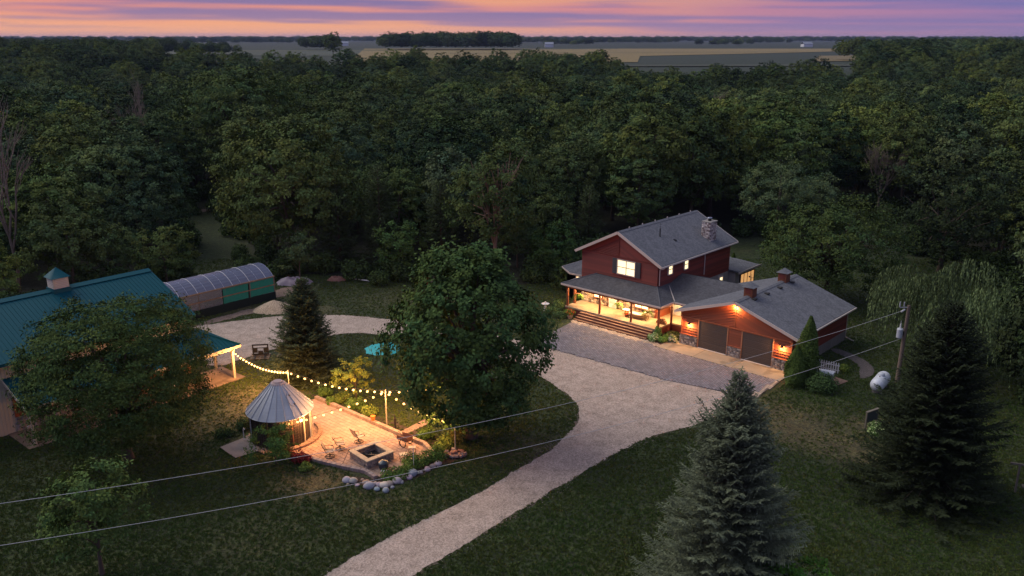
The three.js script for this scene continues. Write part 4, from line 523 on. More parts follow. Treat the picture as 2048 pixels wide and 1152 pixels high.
  for (const [a, b] of [[-1.2, 1.2], [-1.2, 4.6]]) { part(barn, 'unseen_ceiling_light', cyl(0.1, 0.1, 0.04, a, 2.66, b, 10), M_CEIL); lamp(barn, a, 2.6, b, 5, 5); }  // lamps unseen under the lean-to roof, placed for the warm glow at its far end
}
{
  const GT = -41.5 * Math.PI / 180, gh = thing('greenhouse', 'long greenhouse with arched clear roof, green shade cloths and black skirt', 'greenhouse', -24.59, 0, -84.37, GT);
  const Lg = 11.2, arc = (t) => [-4.4 * t, 2.47 + 1.02 * Math.sin(Math.PI * t) ** 0.85], poly = mat([0.42, 0.46, 0.68], { transmission: 0.72, roughness: 0.2, thickness: 0, ior: 1.45 }), nseg = 12, nb = 12;
  for (let k = 0; k < nb; k++) { const z0 = Lg * k / nb + 0.02, z1 = Lg * (k + 1) / nb - 0.02, pos = [], idx = []; for (let i = 0; i <= nseg * 4; i++) { const t = i / (nseg * 4), [a, h] = arc(t), w = (i % 4 < 2 ? 0.012 : -0.012); pos.push(a, h + w, z0, a, h + w, z1); if (i) { const o = (i - 1) * 2; idx.push(o, o + 1, o + 2, o + 1, o + 3, o + 2); } } const g = new THREE.BufferGeometry(); g.setAttribute('position', new THREE.Float32BufferAttribute(pos, 3)); g.setIndex(idx); g.computeVertexNormals(); part(gh, 'roof_panel', g, poly); }
  for (let k = 0; k <= nb; k++) { const pts = []; for (let i = 0; i <= 10; i++) { const [a, h] = arc(i / 10); pts.push(V(a, h + (k % 2 ? 0.02 : -0.05), Lg * k / nb)); } part(gh, 'bow', tube(pts, k % 2 ? 0.022 : 0.03, 5), MT.white); }
  for (let i = 1; i < 8; i++) { const [a, h] = arc(i / 8); part(gh, 'purlin', box(0.05, 0.05, Lg, a, h - 0.06, Lg / 2), MT.greyWood); }
  part(gh, 'eave_rail', box(0.1, 0.12, Lg + 0.2, 0.02, 2.44, Lg / 2), mat([0.36, 0.24, 0.16], { map: weatherTex })); part(gh, 'eave_rail', box(0.1, 0.12, Lg + 0.2, -4.42, 2.44, Lg / 2), MT.greyWood);
  for (let k = 0; k <= 4; k++) for (const a of [0, -4.4]) part(gh, 'post', box(0.1, 2.4, 0.1, a, 1.2, Lg * k / 4), MT.greyWood);
  part(gh, 'middle_rail', box(0.05, 0.1, Lg, 0.07, 1.58, Lg / 2), mat([0.36, 0.22, 0.13], { map: weatherTex }));
  part(gh, 'skirt', merge([box(0.05, 0.82, Lg + 0.1, 0.09, 0.41, Lg / 2), box(0.05, 0.82, Lg, -4.48, 0.41, Lg / 2)]), mat([0.008, 0.016, 0.014], { roughness: 0.95 }));
  const cloth = mat([0.02, 0.29, 0.2], { roughness: 0.8, transmission: 0.35, thickness: 0 });
  const drape = (b0, b1) => { const pos = [], idx = [], n = 22, m = 6; for (let j = 0; j <= m; j++) for (let i = 0; i <= n; i++) { const b = lerp(b0, b1, i / n), y = lerp(0.84, 2.36, j / m) - (j === m ? 0.05 * Math.sin(i * 0.9) ** 2 : 0); pos.push(0.03 + 0.035 * Math.sin(b * 7 + Math.sin(y * 2)) + 0.02 * Math.sin(b * 17), y, b); } for (let j = 0; j < m; j++) for (let i = 0; i < n; i++) { const o = j * (n + 1) + i; idx.push(o, o + 1, o + n + 1, o + 1, o + n + 2, o + n + 1); } const g = new THREE.BufferGeometry(); g.setAttribute('position', new THREE.Float32BufferAttribute(pos, 3)); g.setIndex(idx); g.computeVertexNormals(); return g; };
  part(gh, 'shade_cloth', drape(0.1, 2.85), cloth); part(gh, 'shade_cloth', drape(3.05, 5.8), cloth);
  part(gh, 'side_sheet', box(0.015, 1.55, 5.2, 0.03, 1.62, 8.5), mat([0.6, 0.6, 0.62], { transmission: 0.8, roughness: 0.15, thickness: 0 })); part(gh, 'back_sheet', box(0.015, 1.6, Lg, -4.4, 1.62, Lg / 2), mat([0.35, 0.3, 0.27], { transmission: 0.4, roughness: 0.6, thickness: 0 }));
  for (const z of [0, Lg]) { const sh = new THREE.Shape(); sh.moveTo(0, 0); for (let i = 0; i <= 12; i++) { const [a, h] = arc(i / 12); sh.lineTo(a, h - 0.06); } sh.lineTo(-4.4, 0); const g = new THREE.ShapeGeometry(sh); g.translate(0, 0, z); part(gh, 'end_wall', g, mat([0.5, 0.5, 0.55], { transmission: 0.5, roughness: 0.4, thickness: 0 })); }
  part(gh, 'bench', merge([box(0.9, 0.06, 5, -0.7, 0.75, 8.3), box(0.9, 0.06, 5, -3.6, 0.75, 8.3)]), MT.greyWood);
  const gw = (a, b) => [-24.59 + a * Math.cos(GT) + b * Math.sin(GT), -84.37 - a * Math.sin(GT) + b * Math.cos(GT)];
  [[6.4, [[0.06, 0.16, 0.07], [0.1, 0.2, 0.1]], 'green seedlings in a tray in the greenhouse nearest the shade cloth'], [7.3, [[0.07, 0.17, 0.08]], 'leafy green plant in the middle of the greenhouse bench'], [8.1, [[0.35, 0.06, 0.04], [0.07, 0.13, 0.05]], 'red flowering plant on the greenhouse bench'], [9.3, [[0.04, 0.15, 0.09]], 'dark green plant at the barn end of the greenhouse bench']].forEach(([b, cols, lab], i) => { const [x, z] = gw(-0.6, b), t = thing('potted_plant', lab, 'plant', x, 0.78, z); part(t, 'pot', cyl(0.18, 0.24, 0.2, 0, 0, 0, 10), i === 2 ? MT.rust : MT.black); const f = part(t, 'foliage', shrubGeo({ seed: 300 + i, w: 0.9, h: 0.5, n: 300, size: 0.07, cols }), MT.leaf); f.position.y = 0.15; });
}
// gravel heap, tarp, steel attachments, low piles by the track
{
  const t = thing('gravel_pile', 'pale conical heap of gravel beside the greenhouse', 'gravel pile', -23.7, 0, -80.8), pos = [], idx = [], n = 40, m = 12;
  for (let j = 0; j <= m; j++) for (let i = 0; i < n; i++) { const u = j / m, a = i / n * 6.2832, R = 2.0 * u * (1 + 0.12 * (fbm(Math.cos(a) * 2 + 9, Math.sin(a) * 2 + 9, 2) - 0.5)); pos.push(Math.cos(a) * R * 1.05, 1.0 * (1 - u) ** 0.92 + 0.06 * (fbm(Math.cos(a) * R * 2 + 20, Math.sin(a) * R * 2, 3) - 0.5) * (1 - u) + 0.012, Math.sin(a) * R * 0.85); if (j) { const o = (j - 1) * n, i2 = (i + 1) % n; idx.push(o + i, o + i2, o + n + i, o + i2, o + n + i2, o + n + i); } }
  const g = new THREE.BufferGeometry(); g.setAttribute('position', new THREE.Float32BufferAttribute(pos, 3)); g.setIndex(idx); g.computeVertexNormals(); const uv = new Float32Array(pos.length / 3 * 2); for (let i = 0; i < pos.length / 3; i++) { uv[i * 2] = pos[i * 3]; uv[i * 2 + 1] = pos[i * 3 + 2]; } g.setAttribute('uv', new THREE.BufferAttribute(uv, 2)); part(t, 'heap', g, mat([0.72, 0.56, 0.4], { map: gravelTex, bumpMap: gravelBump, bumpScale: 0.03, roughness: 1 }));
}
function clothMound(name, label, cat, x, z, w, d, h, rgb, seed, amp = 0.25) {
  const t = thing(name, label, cat, x, 0, z), pos = [], idx = [], n = 46, m = 12; for (let j = 0; j <= m; j++) for (let i = 0; i < n; i++) { const u = j / m, a = i / n * 6.2832, k = 1 + amp * 2 * (fbm(Math.cos(a) * 1.6 + seed, Math.sin(a) * 1.6 + seed, 3) - 0.5); pos.push(Math.cos(a) * u * w / 2 * k, 0.02 + h * (1 - u ** 3) * (0.55 + 0.7 * fbm(Math.cos(a) * u * 3 + seed, Math.sin(a) * u * 3, 3)) + 0.05 * (1 - u) * Math.sin(a * 7 + u * 9), Math.sin(a) * u * d / 2 * k); if (j) { const o = (j - 1) * n, i2 = (i + 1) % n; idx.push(o + i, o + i2, o + n + i, o + i2, o + n + i2, o + n + i); } } const g = new THREE.BufferGeometry(); g.setAttribute('position', new THREE.Float32BufferAttribute(pos, 3)); g.setIndex(idx); g.computeVertexNormals(); part(t, 'sheet', g, mat(rgb, { roughness: 0.6 })); return t;
}
clothMound('tarp', 'bright turquoise tarp lying on the lawn left of the big maple', 'tarp', -11.2, -69.6, 2.9, 3.4, 0.22, [0.03, 0.42, 0.46], 12, 0.35);
clothMound('tarp', 'purple-grey tarp over a low pile behind the greenhouse', 'tarp', -24.0, -90.2, 4.2, 2.4, 0.75, [0.3, 0.25, 0.32], 31);
clothMound('soil_mound', 'small reddish earth mound at the edge of the woods', 'mound', -19.6, -91.4, 2.2, 1.2, 0.45, [0.26, 0.12, 0.09], 44);
{ const t = thing('drain_pipe', 'long white pipe lying in the grass along the tree line', 'pipe', -16.6, 0.1, -91.2); part(t, 'pipe', bar([-1.6, 0.05, -0.6], [2.0, 0.02, 1.0], 0.07, 8), MT.white); }
[['black steel bucket frame standing on a pallet beside the spruce', -21.4, -67.9, 0.15], ['black steel fork frame half hidden behind the spruce', -19.2, -68.4, -0.1]].forEach(([lab, x, z, ry]) => {
  const t = thing('loader_attachment', lab, 'attachment', x, 0, z, ry); part(t, 'frame', merge([box(1.35, 0.1, 0.1, 0, 1.0, 0), box(1.35, 0.12, 0.12, 0, 0.16, 0), box(0.1, 0.95, 0.1, -0.62, 0.55, 0), box(0.1, 0.95, 0.1, 0.62, 0.55, 0), box(0.4, 0.3, 0.08, 0, 0.32, 0.02), box(1.2, 0.06, 0.06, 0, 0.72, 0)]), MT.black); part(t, 'back_plate', merge([box(0.35, 0.42, 0.03, -0.42, 0.5, -0.03), box(0.35, 0.42, 0.03, 0.42, 0.5, -0.03)]), MT.black);
  for (const s of [-1, 1]) part(t, 'tine', box(0.1, 0.05, 1.1, s * 0.4, 0.13, 0.6), MT.darkMetal); for (let k = 0; k < 4; k++) part(t, 'pallet_board', box(1.6, 0.03, 0.14, 0, 0.085, -0.2 + k * 0.35), MT.greyWood); for (const s of [-1, 0, 1]) part(t, 'pallet_runner', box(0.08, 0.07, 1.3, s * 0.7, 0.035, 0.32), MT.greyWood);
});
{ const t = thing('garden_shed', 'tiny red shed with white roof edge behind the maple crown', 'shed', -9.0, 0, -90.4, 0.4); part(t, 'wall', box(1.3, 1.5, 1.3, 0, 0.75, 0), mat([0.3, 0.04, 0.03])); part(t, 'roof', merge([slab([[-0.85, 1.4, -0.8], [-0.85, 1.4, 0.8], [0, 1.95, 0.8], [0, 1.95, -0.8]], 0.06), slab([[0.85, 1.4, -0.8], [0.85, 1.4, 0.8], [0, 1.95, 0.8], [0, 1.95, -0.8]], 0.06)]), MT.trim); const sh = new THREE.Shape([new THREE.Vector2(-0.65, 1.5), new THREE.Vector2(0.65, 1.5), new THREE.Vector2(0, 1.9)]); for (const z of [-0.64, 0.64]) { const g = new THREE.ShapeGeometry(sh); g.translate(0, 0, z); part(t, 'gable', g, mat([0.3, 0.04, 0.03])); } part(t, 'door', box(0.5, 1.1, 0.04, 0, 0.56, 0.67), MT.trim); }
// ---------------------------------------------------------------- patio with round crib, fire pit and string lights
const PATIO = [[-14.7, -58.7], [-9.8, -54.45], [-7.5, -52.5], [-5.9, -51.2], [-5.3, -49.7], [-6.6, -48.3], [-8.2, -46.9], [-9.14, -47.75], [-10.75, -48.4], [-12.4, -49.15], [-13.6, -49.85], [-14.6, -50.2], [-16.6, -50.2], [-18, -52], [-17.6, -54.6]];
{
  structure('patio_bedding', sheet(PATIO, 0.03), MT.soil);
  const r = rngOf(15), out = [], c = Math.cos(0.72), s = Math.sin(0.72), L = 0.4, Wd = 0.3;
  for (let i = -26; i < 26; i++) for (let j = -34; j < 34; j++) { const w = L * (mod(j * 7 + i * 3, 5) === 0 ? 1 : 1), p = (i + (mod(j, 2) ? 0.5 : 0)) * w, q = j * Wd, x = -11.5 + p * c - q * s, z = -52.5 + p * s + q * c; if (!inPoly(x, z, PATIO)) continue; const g = new THREE.BoxGeometry(L - 0.02, 0.05, Wd - 0.02); g.deleteAttribute('uv'); const k = 0.86 + r() * 0.28; g.rotateY(-0.72); g.translate(x, 0.035 + r() * 0.01, z); out.push(colorGeo(g, [0.36 * k, 0.235 * k, 0.185 * k])); }
  structure('patio_paving', merge(out), mat([1, 1, 1], { vertexColors: true, roughness: 0.85 }));
  structure('crib_slab', sheet([[-19.3, -50.9], [-17.8, -49.4], [-16.6, -50.4], [-17.9, -52.6]], 0.07), mat([0.32, 0.29, 0.3], { map: concreteTex }));
  structure('stone_path', sheet([[-7.7, -53.3], [-7.2, -53.0], [-3.6, -57.1], [-4.6, -57.4]], 0.03), mat([0.36, 0.25, 0.19], { map: gravelTex }));
  const blocks = (name, label, pts, bl, h, d, cols, seed) => { const t = thing(name, label, 'retaining wall'), r = rngOf(seed), ms = cols.map((q) => mat(q, { roughness: 0.9, map: weatherTex })); for (let i = 0; i < pts.length - 1; i++) { const [x0, z0] = pts[i], [x1, z1] = pts[i + 1], Ln = Math.hypot(x1 - x0, z1 - z0), n = Math.max(1, Math.round(Ln / bl)), an = -Math.atan2(z1 - z0, x1 - x0); for (let k = 0; k < n; k++) { const u = (k + 0.5) / n; part(t, 'block', rbox(Ln / n - 0.015, h * (0.94 + r() * 0.1), d, lerp(x0, x1, u), h / 2, lerp(z0, z1, u), 0.025, an + (r() - 0.5) * 0.05), ms[Math.floor(r() * ms.length)]); } } };
  blocks('block_edging', 'low block wall along the back of the patio, beside the planting bed', [[-14.7, -58.8], [-9.8, -54.6], [-9.1, -54.0], [-7.4, -52.5], [-5.8, -51.2], [-5.1, -49.8]], 0.42, 0.3, 0.28, [[0.4, 0.28, 0.21], [0.35, 0.25, 0.19], [0.44, 0.32, 0.25]], 3);
  blocks('block_edging', 'row of pinkish blocks along the front edge of the patio', [[-14.6, -49.9], [-13.6, -49.65], [-12.4, -48.95], [-10.75, -48.2], [-9.1, -47.55], [-8.35, -46.75]], 0.36, 0.24, 0.28, [[0.4, 0.3, 0.29], [0.36, 0.27, 0.26], [0.44, 0.35, 0.33]], 4);
  const ring = []; for (let k = 0; k <= 12; k++) { const a = -0.75 + k * 0.16; ring.push([-15.66 + Math.cos(a) * 2.55, -52.7 + Math.sin(a) * 2.55]); } blocks('block_edging', 'curved stone kerb hugging the foot of the round crib', ring, 0.38, 0.22, 0.24, [[0.36, 0.22, 0.17], [0.4, 0.27, 0.2]], 5);
}
{
  const t = thing('round_crib', 'round dark crib with conical ribbed metal roof standing on the patio', 'corn crib', -15.66, 0, -52.7), R = 2.2, n = 22, rt = 0.42;
  const wallM = mat([0.055, 0.032, 0.022], { roughness: 0.8 }); part(t, 'wall', (() => { const g = new THREE.CylinderGeometry(2.02, 2.02, 2.1, 44, 1, true); g.translate(0, 1.05, 0); return g; })(), wallM);
  const bars = []; for (let k = 0; k < 66; k++) { const a = k / 66 * 6.2832; bars.push(bar([Math.cos(a) * 2.035, 0, Math.sin(a) * 2.035], [Math.cos(a) * 2.035, 2.1, Math.sin(a) * 2.035], 0.012, 4)); } for (let j = 1; j < 12; j++) { const g = new THREE.TorusGeometry(2.04, 0.01, 4, 44); g.rotateX(Math.PI / 2); g.translate(0, j * 0.175, 0); bars.push(g); } part(t, 'wire_mesh', merge(bars), MT.darkMetal, true);
  for (let k = 0; k < 8; k++) { const a = k / 8 * 6.2832 + 0.15; part(t, 'stud', box(0.05, 2.12, 0.07, Math.cos(a) * 2.07, 1.06, Math.sin(a) * 2.07, -a), k % 3 ? MT.rust : MT.galv); }
  for (let k = 0; k < n; k++) { const a0 = k / n * 6.2832, a1 = (k + 1) / n * 6.2832, am = (a0 + a1) / 2, p = (a, r, y) => [Math.cos(a) * r, y, Math.sin(a) * r], pos = [], Q = [p(a0, R, 2.06), p(am, R * 1.0, 2.06), p(a1, R, 2.06), p(a0, rt, 3.92), p(am, rt, 3.92), p(a1, rt, 3.92)], f = (...ix) => ix.forEach((i) => pos.push(...Q[i])); f(0, 3, 1, 1, 3, 4, 1, 4, 2, 2, 4, 5); const g = new THREE.BufferGeometry(); g.setAttribute('position', new THREE.Float32BufferAttribute(pos, 3)); g.setAttribute('uv', new THREE.Float32BufferAttribute(new Array(24).fill(0).map((_, i) => (i % 2 ? pos[Math.floor(i / 2) * 3 + 1] : k * 0.3)), 2)); g.computeVertexNormals(); const pn = part(t, 'roof_panel', g, MT.galv); part(pn, 'seam', tube([V(...p(a0, R + 0.02, 2.08)), V(...p(a0, rt, 3.95))], [0.028, 0.02], 4), MT.galv); }
  part(t, 'roof_collar', merge([cyl(0.5, 0.43, 0.1, 0, 3.86, 0, 22), cyl(0.36, 0.3, 0.1, 0, 3.95, 0, 18)]), mat([0.5, 0.36, 0.34], { metalness: 0.3, roughness: 0.6 })); part(t, 'eave_rim', (() => { const g = new THREE.TorusGeometry(2.2, 0.035, 5, 44); g.rotateX(Math.PI / 2); g.translate(0, 2.05, 0); return g; })(), MT.galv);
  part(t, 'roof_hatch', merge([0.35, 0.62].flatMap((u) => { const a = 0.62, r0 = lerp(R, rt, u), y = lerp(2.1, 3.96, u); return [box(0.14, 0.05, 0.06, Math.cos(a) * r0, y + 0.03, Math.sin(a) * r0, -a)]; }).concat([tube([0.3, 0.36, 0.5, 0.62, 0.7].map((u, i) => { const a = 0.62 + 0.02 + [0.05, 0.18, 0.2, 0.2, 0.08][i], r0 = lerp(R, rt, u); return V(Math.cos(a) * r0, lerp(2.1, 3.96, u) + 0.01, Math.sin(a) * r0); }), 0.012, 4)])), MT.darkMetal);
  part(t, 'door_frame', merge([box(0.07, 2.0, 0.07, Math.cos(0.05) * 2.08, 1.0, Math.sin(0.05) * 2.08, 0), box(0.07, 2.0, 0.07, Math.cos(0.5) * 2.08, 1.0, Math.sin(0.5) * 2.08, -0.5)]), MT.cream); part(t, 'wall_plaque', (() => { const g = new THREE.CylinderGeometry(0.13, 0.13, 0.03, 16); g.rotateZ(Math.PI / 2); g.rotateY(-0.62); g.translate(Math.cos(0.62) * 2.12, 1.75, Math.sin(0.62) * 2.12); return g; })(), MT.white);
  part(t, 'crook_pipe', tube([V(-2.35, 0, 0.75), V(-2.35, 0.85, 0.75), V(-2.3, 0.98, 0.8), V(-2.2, 0.9, 0.9)], 0.03, 6), MT.white);
}
{
  const t = thing('fire_pit', 'square stone block fire pit with pale cap stones on the patio', 'fire pit', -9.0, 0, -49.3, 0.75), r = rngOf(33), Sd = 2.05, ms = [[0.36, 0.3, 0.28], [0.3, 0.25, 0.24], [0.42, 0.35, 0.32], [0.26, 0.22, 0.22]].map((q) => mat(q, { roughness: 0.95, map: weatherTex })), capM = mat([0.62, 0.5, 0.36], { map: weatherTex, roughness: 0.85 });
  for (let s = 0; s < 4; s++) { const a = s * Math.PI / 2, off = Sd / 2 - 0.15; for (let j = 0; j < 4; j++) { let u = -Sd / 2 + 0.02 + (j % 2 ? 0 : 0.3); const end = Sd / 2 - (j % 2 ? 0.3 : 0); while (u < end - 0.08) { const w = Math.min(0.22 + r() * 0.24, end - u), g = rbox(w - 0.014, 0.125, 0.26 + r() * 0.03, u + w / 2, 0.065 + j * 0.135, off, 0.025); g.rotateY(a); part(t, 'block', g, ms[Math.floor(r() * 4)]); u += w; } } for (const k of [0, 1]) { const tot = Sd + 0.06 - 0.36, w = tot / 2, g = rbox(w - 0.012, 0.085, 0.36, -(Sd + 0.06) / 2 + w * (k + 0.5), 0.59, Sd / 2 + 0.03 - 0.18, 0.018); g.rotateY(a); part(t, 'cap_stone', g, capM); } }
  part(t, 'ash_bed', box(1.4, 0.12, 1.4, 0, 0.1, 0), mat([0.03, 0.026, 0.024], { roughness: 1 })); for (let k = 0; k < 3; k++) { const g = new THREE.CylinderGeometry(0.06, 0.07, 0.9, 7); g.rotateZ(Math.PI / 2); g.rotateY(k * 1.1); g.translate(0, 0.2 + k * 0.06, 0); part(t, 'charred_log', g, MT.black); }
}
{
  const ch = thing('patio_chair', 'chair nearest the round crib of the three swivel chairs by the fire pit', 'chair', -11.75, 0.06, -49.6, 1.75, 'swivel chairs by the fire pit'), sling = mat([0.42, 0.34, 0.28], { roughness: 0.8 });
  const sheetSl = (pts, w) => { const out = []; for (let i = 0; i < pts.length - 1; i++) { const [y0, z0] = pts[i], [y1, z1] = pts[i + 1]; const L = Math.hypot(y1 - y0, z1 - z0); out.push(box(w, 0.018, L + 0.01, 0, (y0 + y1) / 2, (z0 + z1) / 2, 0, -Math.atan2(y1 - y0, z1 - z0))); } return merge(out); };
  part(ch, 'seat', sheetSl([[0.44, 0.3], [0.42, 0.05], [0.4, -0.22]], 0.52), sling); part(ch, 'backrest', sheetSl([[0.42, -0.24], [0.7, -0.34], [0.98, -0.45], [1.05, -0.5]], 0.5), sling);
  for (const s of [-1, 1]) { part(ch, 'side_frame', tube([V(s * 0.27, 0.44, 0.32), V(s * 0.27, 0.41, -0.22), V(s * 0.27, 0.72, -0.36), V(s * 0.26, 1.06, -0.52)], 0.018, 6), MT.darkMetal); part(ch, 'armrest', tube([V(s * 0.3, 0.43, 0.25), V(s * 0.33, 0.62, 0.22), V(s * 0.33, 0.66, -0.05), V(s * 0.29, 0.68, -0.33)], 0.02, 6), MT.darkMetal); }
  part(ch, 'base_ring', (() => { const g = new THREE.TorusGeometry(0.3, 0.022, 6, 24); g.rotateX(Math.PI / 2); g.translate(0, 0.03, 0); return g; })(), MT.darkMetal); part(ch, 'pedestal', merge([cyl(0.04, 0.04, 0.36, 0, 0.03, 0, 8), bar([-0.3, 0.03, 0], [0.3, 0.03, 0], 0.018), bar([0, 0.03, -0.3], [0, 0.03, 0.3], 0.018)]), MT.darkMetal);
  dup(ch, -11.3, 0.06, -50.65, 1.25, 'middle one of the three swivel chairs by the fire pit'); dup(ch, -10.25, 0.06, -51.7, 0.75, 'swivel chair standing farthest back behind the fire pit');
  const mk = (label, x, z, ry, w, d, h) => { const t = thing('patio_table', label, 'table', x, 0.06, z, ry); part(t, 'table_top', rbox(w, 0.035, d, 0, h, 0, 0.01), mat([0.5, 0.4, 0.3], { roughness: 0.6 })); for (const [a, b] of [[-1, -1], [-1, 1], [1, -1], [1, 1]]) part(t, 'leg', bar([a * w * 0.46, 0, b * d * 0.44], [a * w * 0.42, h, b * d * 0.4], 0.014), MT.darkMetal); };
  mk('low metal side table right of the fire pit', -6.95, -49.15, 0.3, 0.5, 0.42, 0.42); mk('taller small table behind the low one, right of the fire pit', -6.45, -49.75, 0.1, 0.48, 0.36, 0.6);
  { const t = thing('kettle', 'dark blue round kettle standing at the fire pit corner', 'kettle', -8.05, 0.06, -48.0); part(t, 'body', new THREE.LatheGeometry([[0.0, 0.02], [0.24, 0.02], [0.31, 0.12], [0.33, 0.4], [0.3, 0.46], [0, 0.46]].map((p) => new THREE.Vector2(...p)), 20), mat([0.03, 0.045, 0.065], { roughness: 0.4 })); part(t, 'lid', new THREE.LatheGeometry([[0.32, 0.46], [0.22, 0.55], [0.05, 0.6], [0, 0.6]].map((p) => new THREE.Vector2(...p)), 20), mat([0.03, 0.05, 0.075], { roughness: 0.35 })); part(t, 'foot', cyl(0.2, 0.2, 0.03, 0.05, 0, 0.25, 12), MT.white); }
  { const t = thing('garden_cart', 'rusty two-wheeled garden cart parked at the right edge of the patio', 'cart', -7.1, 0.06, -51.2, -0.6); part(t, 'tub', merge([box(0.9, 0.04, 0.55, 0, 0.45, 0), box(0.9, 0.3, 0.03, 0, 0.6, 0.28), box(0.9, 0.3, 0.03, 0, 0.6, -0.28), box(0.03, 0.3, 0.55, 0.45, 0.6, 0)]), MT.rust); for (const s of [-1, 1]) { const g = new THREE.TorusGeometry(0.26, 0.03, 6, 20); g.translate(0.1, 0.29, s * 0.34); part(t, 'wheel', g, MT.darkMetal); part(t, 'handle', bar([-0.4, 0.5, s * 0.26], [-0.8, 0.72, s * 0.24], 0.018), MT.rust); } part(t, 'stand', merge([bar([-0.35, 0, 0.2], [-0.35, 0.45, 0.2], 0.018), bar([-0.35, 0, -0.2], [-0.35, 0.45, -0.2], 0.018)]), MT.rust); }
  { const t = thing('hand_pump', 'old dark iron hand pump in the bed behind the patio', 'pump', -8.05, 0, -53.5); part(t, 'column', merge([cyl(0.1, 0.06, 0.5, 0, 0, 0, 10), cyl(0.09, 0.09, 0.45, 0, 0.5, 0, 10), cyl(0.05, 0.03, 0.25, 0, 0.95, 0, 8)]), MT.darkMetal); part(t, 'spout', bar([0, 0.72, 0], [0.26, 0.66, 0.1], 0.04), MT.darkMetal); part(t, 'lever', tube([V(0.02, 1.18, 0), V(-0.2, 1.22, 0), V(-0.36, 0.75, 0.02)], 0.022, 6), MT.darkMetal); }
  { const t = thing('bucket', 'orange bucket on the block wall behind the patio', 'bucket', -9.75, 0.3, -54.55); part(t, 'pail', cyl(0.13, 0.17, 0.32, 0, 0, 0, 14), mat([0.7, 0.2, 0.03], { roughness: 0.5 })); part(t, 'rim', (() => { const g = new THREE.TorusGeometry(0.17, 0.015, 5, 18); g.rotateX(Math.PI / 2); g.translate(0, 0.32, 0); return g; })(), mat([0.6, 0.15, 0.02])); part(t, 'bail', tube([V(-0.16, 0.28, 0), V(-0.1, 0.1, 0.16), V(0.1, 0.1, 0.16), V(0.16, 0.28, 0)], 0.006, 4), MT.darkMetal); }
  { const t = thing('fire_poker', 'thin black fire poker leaning at the left corner of the fire pit', 'poker', -10.75, 0.06, -48.9); part(t, 'shaft', tube([V(0, 0, 0.3), V(0.35, 0.75, -0.1)], 0.012, 4), MT.black); part(t, 'handle', tube([V(0.35, 0.75, -0.1), V(0.4, 0.82, -0.14)], 0.03, 5), MT.black); }
}
// string lights on thin poles
const P1 = [-8.72, 2.75, -54.12], P2 = [-16.2, 2.95, -57.2];
for (const [p, lab] of [[P1, 'thin pale pole holding up three light strings behind the patio'], [P2, 'thin pale pole behind the round crib where two light strings meet']]) { const t = thing('light_pole', lab, 'pole', p[0], 0, p[2]); part(t, 'shaft', cyl(0.045, 0.035, p[1] + 0.05, 0, 0, 0, 8), mat([0.5, 0.42, 0.32])); part(t, 'hook', tube([V(0, p[1] + 0.03, 0), V(0.06, p[1] + 0.09, 0), V(0.12, p[1] + 0.02, 0)], 0.012, 5), MT.darkMetal); part(t, 'foot_plate', cyl(0.14, 0.14, 0.03, 0, 0, 0, 10), MT.darkMetal); }
const bulbGeo = new THREE.SphereGeometry(0.075, 12, 9);
function strand(label, A, B, sag, n, power, u0 = 0, u1 = 1) {
  const t = thing('string_light', label, 'string lights', 0, 0, 0, 0, 'bulb strings over the patio'), at = (u) => V(lerp(A[0], B[0], u), lerp(A[1], B[1], u) - sag * 4 * u * (1 - u), lerp(A[2], B[2], u)), pts = []; for (let i = 0; i <= 16; i++) pts.push(at(i / 16)); part(t, 'cable', tube(pts, 0.012, 4), MT.black);
  for (let i = 0; i < n; i++) { const u = lerp(u0, u1, (i + 0.5) / n), p = at(u); const so = part(t, 'bulb_socket', cyl(0.025, 0.025, 0.07, p.x, p.y - 0.08, p.z, 6), MT.black); void so; const b = part(t, 'bulb', bulbGeo, M_BULB); b.position.set(p.x, p.y - 0.14, p.z); lamp(t, p.x, p.y - 0.14, p.z, power, 3.5); }
}
const PC = BF(0.1, 0.05);
strand('long string of glowing bulbs from the barn post to the pole behind the crib', [PC[0], 2.45, PC[1]], P2, 0.5, 19, BULB_POWER, 0.03, 1);
strand('string of glowing bulbs between the two poles behind the patio', P2, P1, 0.38, 14, BULB_POWER);
strand('string of glowing bulbs crossing the patio to the front of the round crib', P1, [-14.85, 1.95, -50.62], 0.22, 12, BULB_POWER);
strand('short level string of bulbs running from the pole into the maple crown', P1, [-3.2, 2.85, -55.4], 0.2, 9, BULB_POWER);
strand('string of bulbs falling from the pole towards the shrubs right of the patio', P1, [-3.7, 2.2, -50.2], 0.3, 9, BULB_POWER);
{ const t = thing('light_pole', 'thin pole among the shrubs right of the patio carrying the last bulbs', 'pole', -3.7, 0, -50.2); part(t, 'shaft', cyl(0.04, 0.03, 2.25, 0, 0, 0, 8), mat([0.5, 0.42, 0.32])); part(t, 'hook', tube([V(0, 2.23, 0), V(0.05, 2.3, 0), V(0.1, 2.22, 0)], 0.012, 5), MT.darkMetal); }
{ const t = thing('shepherd_hook', 'thin white rod standing among shrubs right of the fire pit', 'hook', -6.15, 0, -47.9); part(t, 'rod', cyl(0.018, 0.018, 1.6, 0, 0, 0, 6), MT.white); part(t, 'crook', tube([V(0, 1.58, 0), V(0.05, 1.75, 0), V(0.18, 1.78, 0), V(0.22, 1.66, 0)], 0.014, 5), MT.white); }
